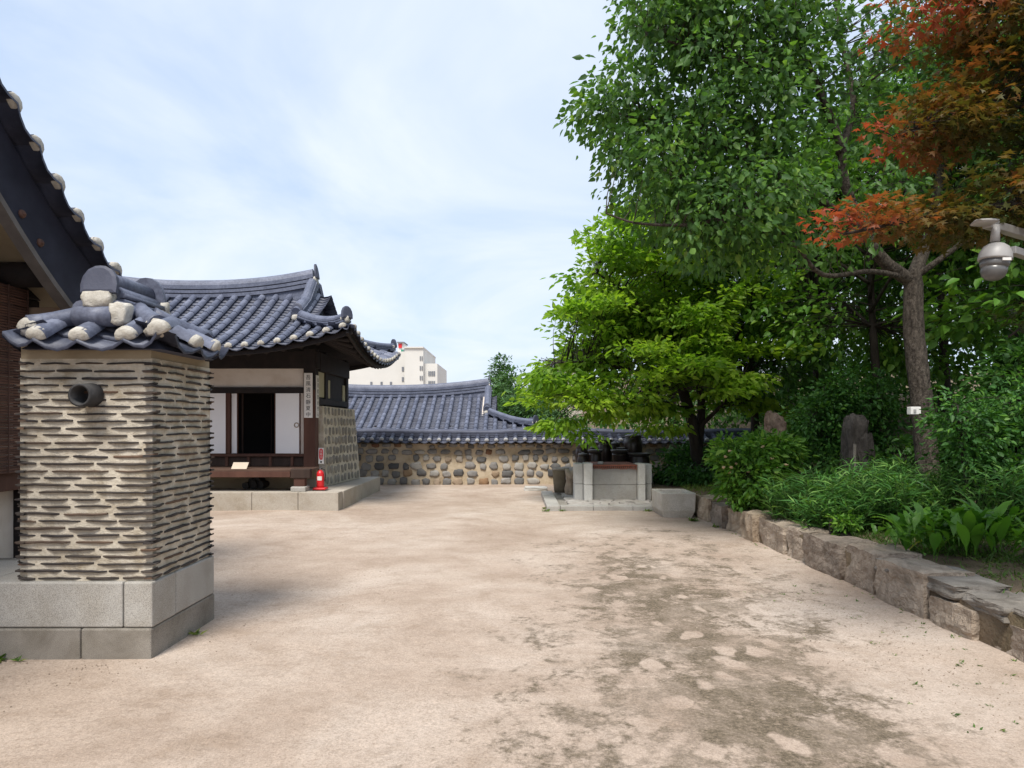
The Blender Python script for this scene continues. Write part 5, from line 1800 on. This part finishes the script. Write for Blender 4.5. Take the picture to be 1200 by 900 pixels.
def broad_plant(x, y, label, n, size, seed, group=None):
    rs = np.random.RandomState(seed); b = on_bed(x, y)
    root = thing('broadleaf_plant', b, label, 'plant', group)
    lm, sm = MB(), MB()
    for i in range(n):
        an = rs.uniform(0, 6.28); el0 = rs.uniform(.75, 1.5)
        ln_ = size * rs.uniform(.65, 1.15); wd = ln_ * rs.uniform(.13, .18)
        o = np.array([x + rs.normal() * .17, y + rs.normal() * .17, b[2] + .02 + rs.uniform(0, .26)])
        d = np.array([math.cos(an), math.sin(an), 0]); s = np.array([-math.sin(an), math.cos(an), 0])
        pts = []; p = o.copy(); e = el0
        K = 9
        for k in range(K + 1):
            pts.append((p.copy(), e)); p = p + (d * math.cos(e) + np.array([0, 0, math.sin(e)])) * ln_ * 1.35 / K; e -= (.06 + .15 * (k / K)) * rs.uniform(.6, 1.4)
        prof = [.05, .07, .22, .62, .92, 1.0, .93, .72, .38, .02]
        lm.tint = rs.uniform(.1, .85) if rs.uniform() > .012 else 1.0
        vs = []
        for (q, e), w_ in zip(pts, prof):
            nrm = -d * math.sin(e) + np.array([0, 0, math.cos(e)])
            cup = .22 * wd * w_
            wav = rs.normal() * .006
            vs += [q + s * wd * w_ + nrm * (cup + wav), q, q - s * wd * w_ + nrm * (cup - wav)]
        lm.add([tuple(v) for v in vs], [(k * 3 + j, k * 3 + j + 1, k * 3 + j + 4, k * 3 + j + 3) for k in range(K) for j in range(2)])
    lm.build('leaves', L['broad'], root, smooth=True)


broad_plant(4.28, 6.7, 'large glossy broad-leaved plant in front of the big trunk', 120, .29, 5)
broad_plant(4.62, 6.75, 'glossy broad-leaved plant on the right side of the larger one', 80, .26, 6)
broad_plant(4.02, 6.95, 'smaller broad-leaved plant on the left, next to the reeds', 50, .19, 7)
shrub('leafy_seedling', on_bed(3.78, 7.9), 'light green seedling with heart leaves at the edge of the retaining wall', [(3.78, 7.9, .50, .16, .16, .10)], 22, 10, .075, .5, L['shrub_light'], 51, .1, cat='plant')
shrub('leafy_seedling', on_bed(4.75, 6.1), 'light green seedling on bare soil right of the broad leaves', [(4.75, 6.15, .58, .14, .16, .10)], 16, 10, .07, .5, L['shrub_light'], 53, .09, cat='plant')


# short grass and ground ivy: nobody could count it
def ground_cover():
    rs = np.random.RandomState(4)
    P, A, Nn, Ln, Wd, T = [], [], [], [], [], []
    for i in range(26000):
        y = rs.uniform(3.5, 16.5); x = 3.75 + (y > 12.3) * -.25 + abs(rs.normal()) * 1.1 if rs.uniform() < .75 else rs.uniform(4, 9)
        d = mnoise.noise(Vector((x * 1.1, y * 1.1, 7)))
        if d < -.05 + .25 * (x < 4.1 and y < 7.5) and rs.uniform() > .12: continue
        P.append((x, y, bed_z(x, y) - .01)); a = rs.uniform(0, 6.28)
        A.append((math.cos(a), math.sin(a), rs.uniform(.4, 2.0))); Nn.append((rs.normal(), rs.normal(), 1)); l_ = rs.uniform(.05, .13)
        Ln.append(l_); Wd.append(l_ * rs.uniform(.07, .14)); T.append(rs.uniform() * .6 + .4 * (y > 11))
    for i in range(22000):
        x = rs.uniform(3.85, 6.0); y = rs.uniform(3.6, 7.6)
        if mnoise.noise(Vector((x * 2.3, y * 2.3, 3))) < -.12 + rs.uniform(0, .22): continue
        P.append((x, y, bed_z(x, y) - .008)); a = rs.uniform(0, 6.28)
        A.append((math.cos(a), math.sin(a), rs.uniform(.3, 1.4))); Nn.append((rs.normal(), rs.normal(), 1)); l_ = rs.uniform(.018, .06)
        Ln.append(l_); Wd.append(l_ * rs.uniform(.12, .4)); T.append(rs.uniform() * .7 + .2)
    root = thing('ground_cover', (4, 9, .3), 'short grass and ivy covering the planting bed', None, None, 'stuff')
    leaf_object('grass', P, A, Nn, np.array(Ln), np.array(Wd), np.array(T), L['grass'], root, 'lance')


ground_cover()


def scattered_weeds():
    rs = np.random.RandomState(14)
    P, A, Nn, Ln, Wd, T = [], [], [], [], [], []
    def tuft(x, y, n, s):
        for k in range(n):
            a = rs.uniform(0, 6.28)
            P.append((x + rs.normal() * s * .3, y + rs.normal() * s * .3, .0)); A.append((math.cos(a), math.sin(a), rs.uniform(.3, 1.2))); Nn.append((rs.normal() * .4, rs.normal() * .4, 1))
            l_ = s * rs.uniform(.5, 1.1); Ln.append(l_); Wd.append(l_ * rs.uniform(.2, .4)); T.append(rs.uniform())
    for i in range(150):
        y = rs.uniform(3.0, 7.5); x = 3.45 - (y - 5) * .03 - abs(rs.normal()) * .55
        tuft(x, y, rs.randint(2, 6), rs.uniform(.015, .04))
    for i in range(40):
        y = rs.uniform(3, 12); tuft(3.27 + (12 - y) * .03 - rs.uniform(0, .1), y, 5, .04)
    for (x, y, n, s) in ((3.05, 11.6, 22, .13), (2.5, 12.9, 16, .10), (.62, 12.9, 18, .10), (.58, 13.3, 14, .1), (-2.5, 5.35, 14, .08), (-3.6, 4.75, 22, .07), (-3.45, 4.76, 12, .05), (.9, 12.93, 10, .08), (3.2, 10.9, 12, .1)):
        tuft(x, y, n, s)
    root = thing('weeds', (3, 6, 0), 'tiny weeds and fallen leaf scraps on the sand', None, None, 'stuff')
    leaf_object('grass', P, A, Nn, np.array(Ln), np.array(Wd), np.array(T), L['grass'], root, 'lance')


scattered_weeds()


def grit():
    rs = np.random.RandomState(24)
    mb = MB()
    for i in range(2600):
        if rs.uniform() < .55: y = rs.uniform(2.5, 9); x = 3.4 - (y - 5) * .03 - abs(rs.normal()) * .7
        elif rs.uniform() < .12: y = 4.75 - abs(rs.normal()) * .3; x = rs.uniform(-4.2, -2.3)
        else: y = rs.uniform(2.3, 8); x = rs.uniform(-3.4, 3)
        s = rs.uniform(.003, .008)
        mb.tint = rs.uniform()
        mb.add([(x - s, y, 0), (x, y - s, 0), (x + s * .9, y, 0), (x, y + s, 0), (x + s * .2, y, s * .9)], [(0, 1, 4), (1, 2, 4), (2, 3, 4), (3, 0, 4)])
    o = mb.build('gravel', M['grit'], None)
    tag(o, 'loose grit on the sand', None, None, 'stuff')


M['grit'] = rough_mat('grit', (.33, .26, .20), (.5, .42, .34), 30, .9, .2, tint=[(0, (.35, .32, .28)), (1, (.95, .93, .9))])
grit()

# ------------------------------------------------------------------ standing stones, camera, box on the trunk
c = W(909, 500, 11.9)
q = MB(); zb = bed_z(c.x, 11.9); q.rock((c.x, 11.9, (1.72 + zb) / 2 - .1), (.32, .3, 1.72 - zb + .25), 71, 8, .25, boxy=.62)
M['brown_rock'] = rough_mat('brown_rock', (.15, .10, .075), (.32, .23, .17), 6, .95, 1.0, 25, .03, grime=(9, (.45, .4, .36)))
tag(q.build('standing_stone', M['brown_rock'], None, smooth=True, loc=(c.x, 11.9, zb)), 'rough brown stone sticking up behind the peony shrub', 'stone')
c = W(1000, 520, 11.2); zb = bed_z(c.x, 11.2)
st = thing('standing_stone', (c.x, 11.2, zb), 'dark weathered standing stone with a pale streak among the reeds', 'stone')
q = MB(); q.rock((c.x, 11.2, (1.66 + zb) / 2), (.34, .33, 1.75 - zb), 83, 12, .22, boxy=.55, chip=.06); q.rock((c.x + .12, 11.12, 1.12), (.26, .28, .85), 85, 10, .22, boxy=.45, chip=.06)
M['dark_rock'] = rough_mat('dark_rock', (.04, .035, .032), (.12, .105, .095), 7, .95, 1.0, 22, .04, grime=(9, (.4, .4, .38)), stretch=(1, 1, .4))
q.build('body', M['dark_rock'], st, smooth=True)
q = MB(); q.rock((c.x - .07, 11.02, 1.12), (.05, .07, .45), 76, 6, .3, boxy=.4); q.build('pale_streak', M['granite_dirty'], st, smooth=True)


def cctv():
    c = W(1166, 303, 4.1)
    px_, py_ = 3.95, 4.75
    zb = bed_z(px_, py_)
    root = thing('security_camera', (px_, py_, zb), 'grey dome security camera on a bracket under the maple', 'camera')
    q = MB(); q.tube([(px_, py_, zb - .1), (px_, py_, 3.2)], .05, 14); q.build('pole', M['metal'], root, smooth=True)
    zA = c.z + .20
    q = MB(); q.bar((px_, py_, c.z + .05), (c.x + .10, c.y, c.z + .05), .045, .045); q.bar((px_, py_, zA), (c.x - .05, c.y, zA + .01), .05, .05)
    q.build('bracket_arm', M['metal'], root, bevel=.004)
    q = MB(); q.tube([(c.x + .005, c.y, zA), (c.x + .0, c.y, c.z + .10)], [.022, .026], 12); q.build('stem', M['metal'], root, smooth=True)
    tl = Matrix.Rotation(R(6), 3, 'Y')
    def lathe_t(prof, n=28):
        m = MB(); m.lathe(prof, (0, 0, 0), n); m.v = [tuple(tl @ Vector(v) * .80 + c) for v in m.v]; return m
    lathe_t([(.02, .115), (.055, .108), (.085, .085), (.105, .045), (.112, .0), (.112, -.012), (.10, -.016)]).build('housing', M['metal'], root, smooth=True)
    lathe_t([(.098, -.014), (.096, -.05), (.088, -.07)]).build('collar', M['metal_dark'], root, smooth=True)
    lathe_t([(.088, -.06), (.086, -.10), (.074, -.135), (.048, -.158), (.015, -.168)]).build('dome', M['metal_dark'], root, smooth=True)
    q = MB(); q.box(c.x - .015, c.x + .035, c.y - .088, c.y - .080, c.z - .030, c.z - .014); q.build('label_plate', M['white'], root)
    q = MB(); q.rock((c.x - .085, c.y - .03, zA + .01), (.13, .11, .03), 3, 5, .15, boxy=.3); q.build('mount_plate', M['metal'], root, smooth=True)


cctv()
c = W(1069.5, 481.5, 9.38)
q = MB(); q.box(c.x - .07, c.x + .07, 9.30, 9.40, c.z - .05, c.z + .055)
bx = tag(q.build('utility_box', M['white'], None, bevel=.008, loc=(c.x, 9.35, c.z)), 'small white box fixed to the big rough trunk', 'box')
q = MB(); q.box(c.x - .035, c.x + .0, 9.292, 9.30, c.z - .025, c.z + .02); q.box(c.x - .03, c.x + .06, 9.392, 9.46, c.z - .02, c.z + .02); q.build('clip', M['metal'], bx)


# ------------------------------------------------------------------ city beyond
def city():
    D = 130.0
    root = thing('city_building', (W(470, 453, D).x, D, 0), 'tall cream city building with stepped roof behind the houses', 'building')
    def blk(xa, xb, yt, dd, dep, name, mat):
        a, b = W(xa, yt, dd), W(xb, yt, dd)
        m = MB(); m.box(a.x, b.x, dd, dd + dep, 0, a.z); return m.build(name, mat, root)
    b1 = blk(380, 475, 412, D + 2, 18, 'low_wing', M['city'])
    b2 = blk(474.5, 496, 407, D, 20, 'tower', M['city'])
    b3 = blk(495.8, 512.5, 426, D + 1, 18, 'side_wing', M['city'])
    m = MB(); a, b = W(471, 410, D), W(497, 406, D)
    m.box(W(474, 0, D).x, W(496.3, 0, D).x, D - .3, D + 20.3, W(0, 408, D).z, W(0, 406.3, D).z); m.build('parapet', M['city'], b2)

    def win(x, y, w_, h, dd, par):
        a, b = W(x, y, dd), W(x + w_, y + h, dd)
        m = MB(); m.box(a.x, b.x, dd - .12, dd + .02, b.z, a.z); m.build('window', M['glass'], par)
    for y in (417.5, 429, 440.5, 451): win(492, y, 1.3, 5, D, b2); win(494.2, y, 1.2, 5, D, b2)
    for y in (435, 446.5):
        for k in range(4): win(502 + k * 2.1, y, 1.5, 5.5, D + 1, b3)
    for y in (430, 442): win(474.8 if False else 471, y, 2.4, 5, D + 2, b1)
    for x in (434, 446, 457): win(x, 447.5, 2.4, 3.5, D + 2, b1)
    m = MB(); m.box(W(462, 0, D).x, W(469, 0, D).x, D + 4, D + 8, W(0, 413, D).z, W(0, 399, D).z); r = m.build('roof_unit', M['white'], root)
    m = MB(); m.box(W(463, 0, D).x, W(467, 0, D).x, D + 3.8, D + 4.05, W(0, 405, D).z, W(0, 400, D).z); m.build('red_panel', M['red'], r)
    m = MB(); m.box(W(466, 0, D).x, W(469, 0, D).x, D + 3.75, D + 4.04, W(0, 412, D).z, W(0, 407, D).z); m.build('green_panel', M['green_paint'], r)
    m = MB(); m.box(W(461.5, 0, D).x, W(470, 0, D).x, D + 3.5, D + 8.5, W(0, 399, D).z, W(0, 397.8, D).z); m.build('roof_cap', M['city_dark'], r)
    for x in (482.5, 487, 490): m = MB(); m.box(W(x, 0, D).x, W(x + 1.5, 0, D).x, D + 4, D + 6, W(0, 407, D).z, W(0, 405, D).z); m.build('roof_plant', M['city_dark'], b2)
    D2 = 95.0
    r2 = thing('city_building', (W(645, 460, D2).x, D2, 0), 'small tan and grey building peeking through the bright tree', 'building')
    def blk2(xa, xb, yt, dd, dep, name, mat):
        a, b = W(xa, yt, dd), W(xb, yt, dd); m = MB(); m.box(a.x, b.x, dd, dd + dep, 0, a.z); return m.build(name, mat, r2)
    a = blk2(632, 690, 434, D2, 12, 'upper_block', M['city_tan']); b = blk2(622.5, 650, 447, D2 - 1.5, 12, 'lower_block', M['city_dark'])
    for k in range(3):
        p, q_ = W(641 + k * 7, 440, D2), W(645 + k * 7, 445, D2); m = MB(); m.box(p.x, q_.x, D2 - .1, D2 + .05, q_.z, p.z); m.build('window', M['glass'], a)


city()

for i, (px, py, d, rx, rz, lab) in enumerate(((598, 470, 38, 1.2, 1.9, 'mid green garden tree just beyond the end of the far roof'), (588, 447, 44, .75, 1.7, 'narrow pointed tree standing above the far roof end'),
                                               (612, 482, 34, 1.1, 1.0, 'low rounded tree between the far roof and the bright tree'), (630, 474, 60, 1.9, 1.2, 'distant dark tree below the grey building'), (650, 488, 36, 1.3, 1.2, 'green tree hidden partly by the bright tree'), (604, 470, 62, 2.0, 1.2, 'pale distant tree row end left of the grey building'))):
    c = W(px, py, d); b = (c.x, d, 0)
    make_tree('garden_tree', b, lab, 'tree', [([b, (c.x, d, c.z * .5), (c.x + .2, d, c.z + rz * .3)], .12, .03), ([(c.x, d, c.z * .5), (c.x + .6, d, c.z)], .06, .02)],
              [(c.x, d, c.z, rx, rx, rz), (c.x - rx * .5, d, c.z - rz * .5, rx * .7, rx * .7, rz * .5), (c.x + rx * .5, d, c.z - rz * .6, rx * .8, rx * .8, rz * .55), (c.x, d, c.z - rz * .9, rx * 1.2, rx, rz * .6)],
              240, 14, .26, .4, L['far'], M['bark_dark'], 400 + i, rad=(.4, .4, .25), droop=.3, twig=False, group='trees beyond the walls')
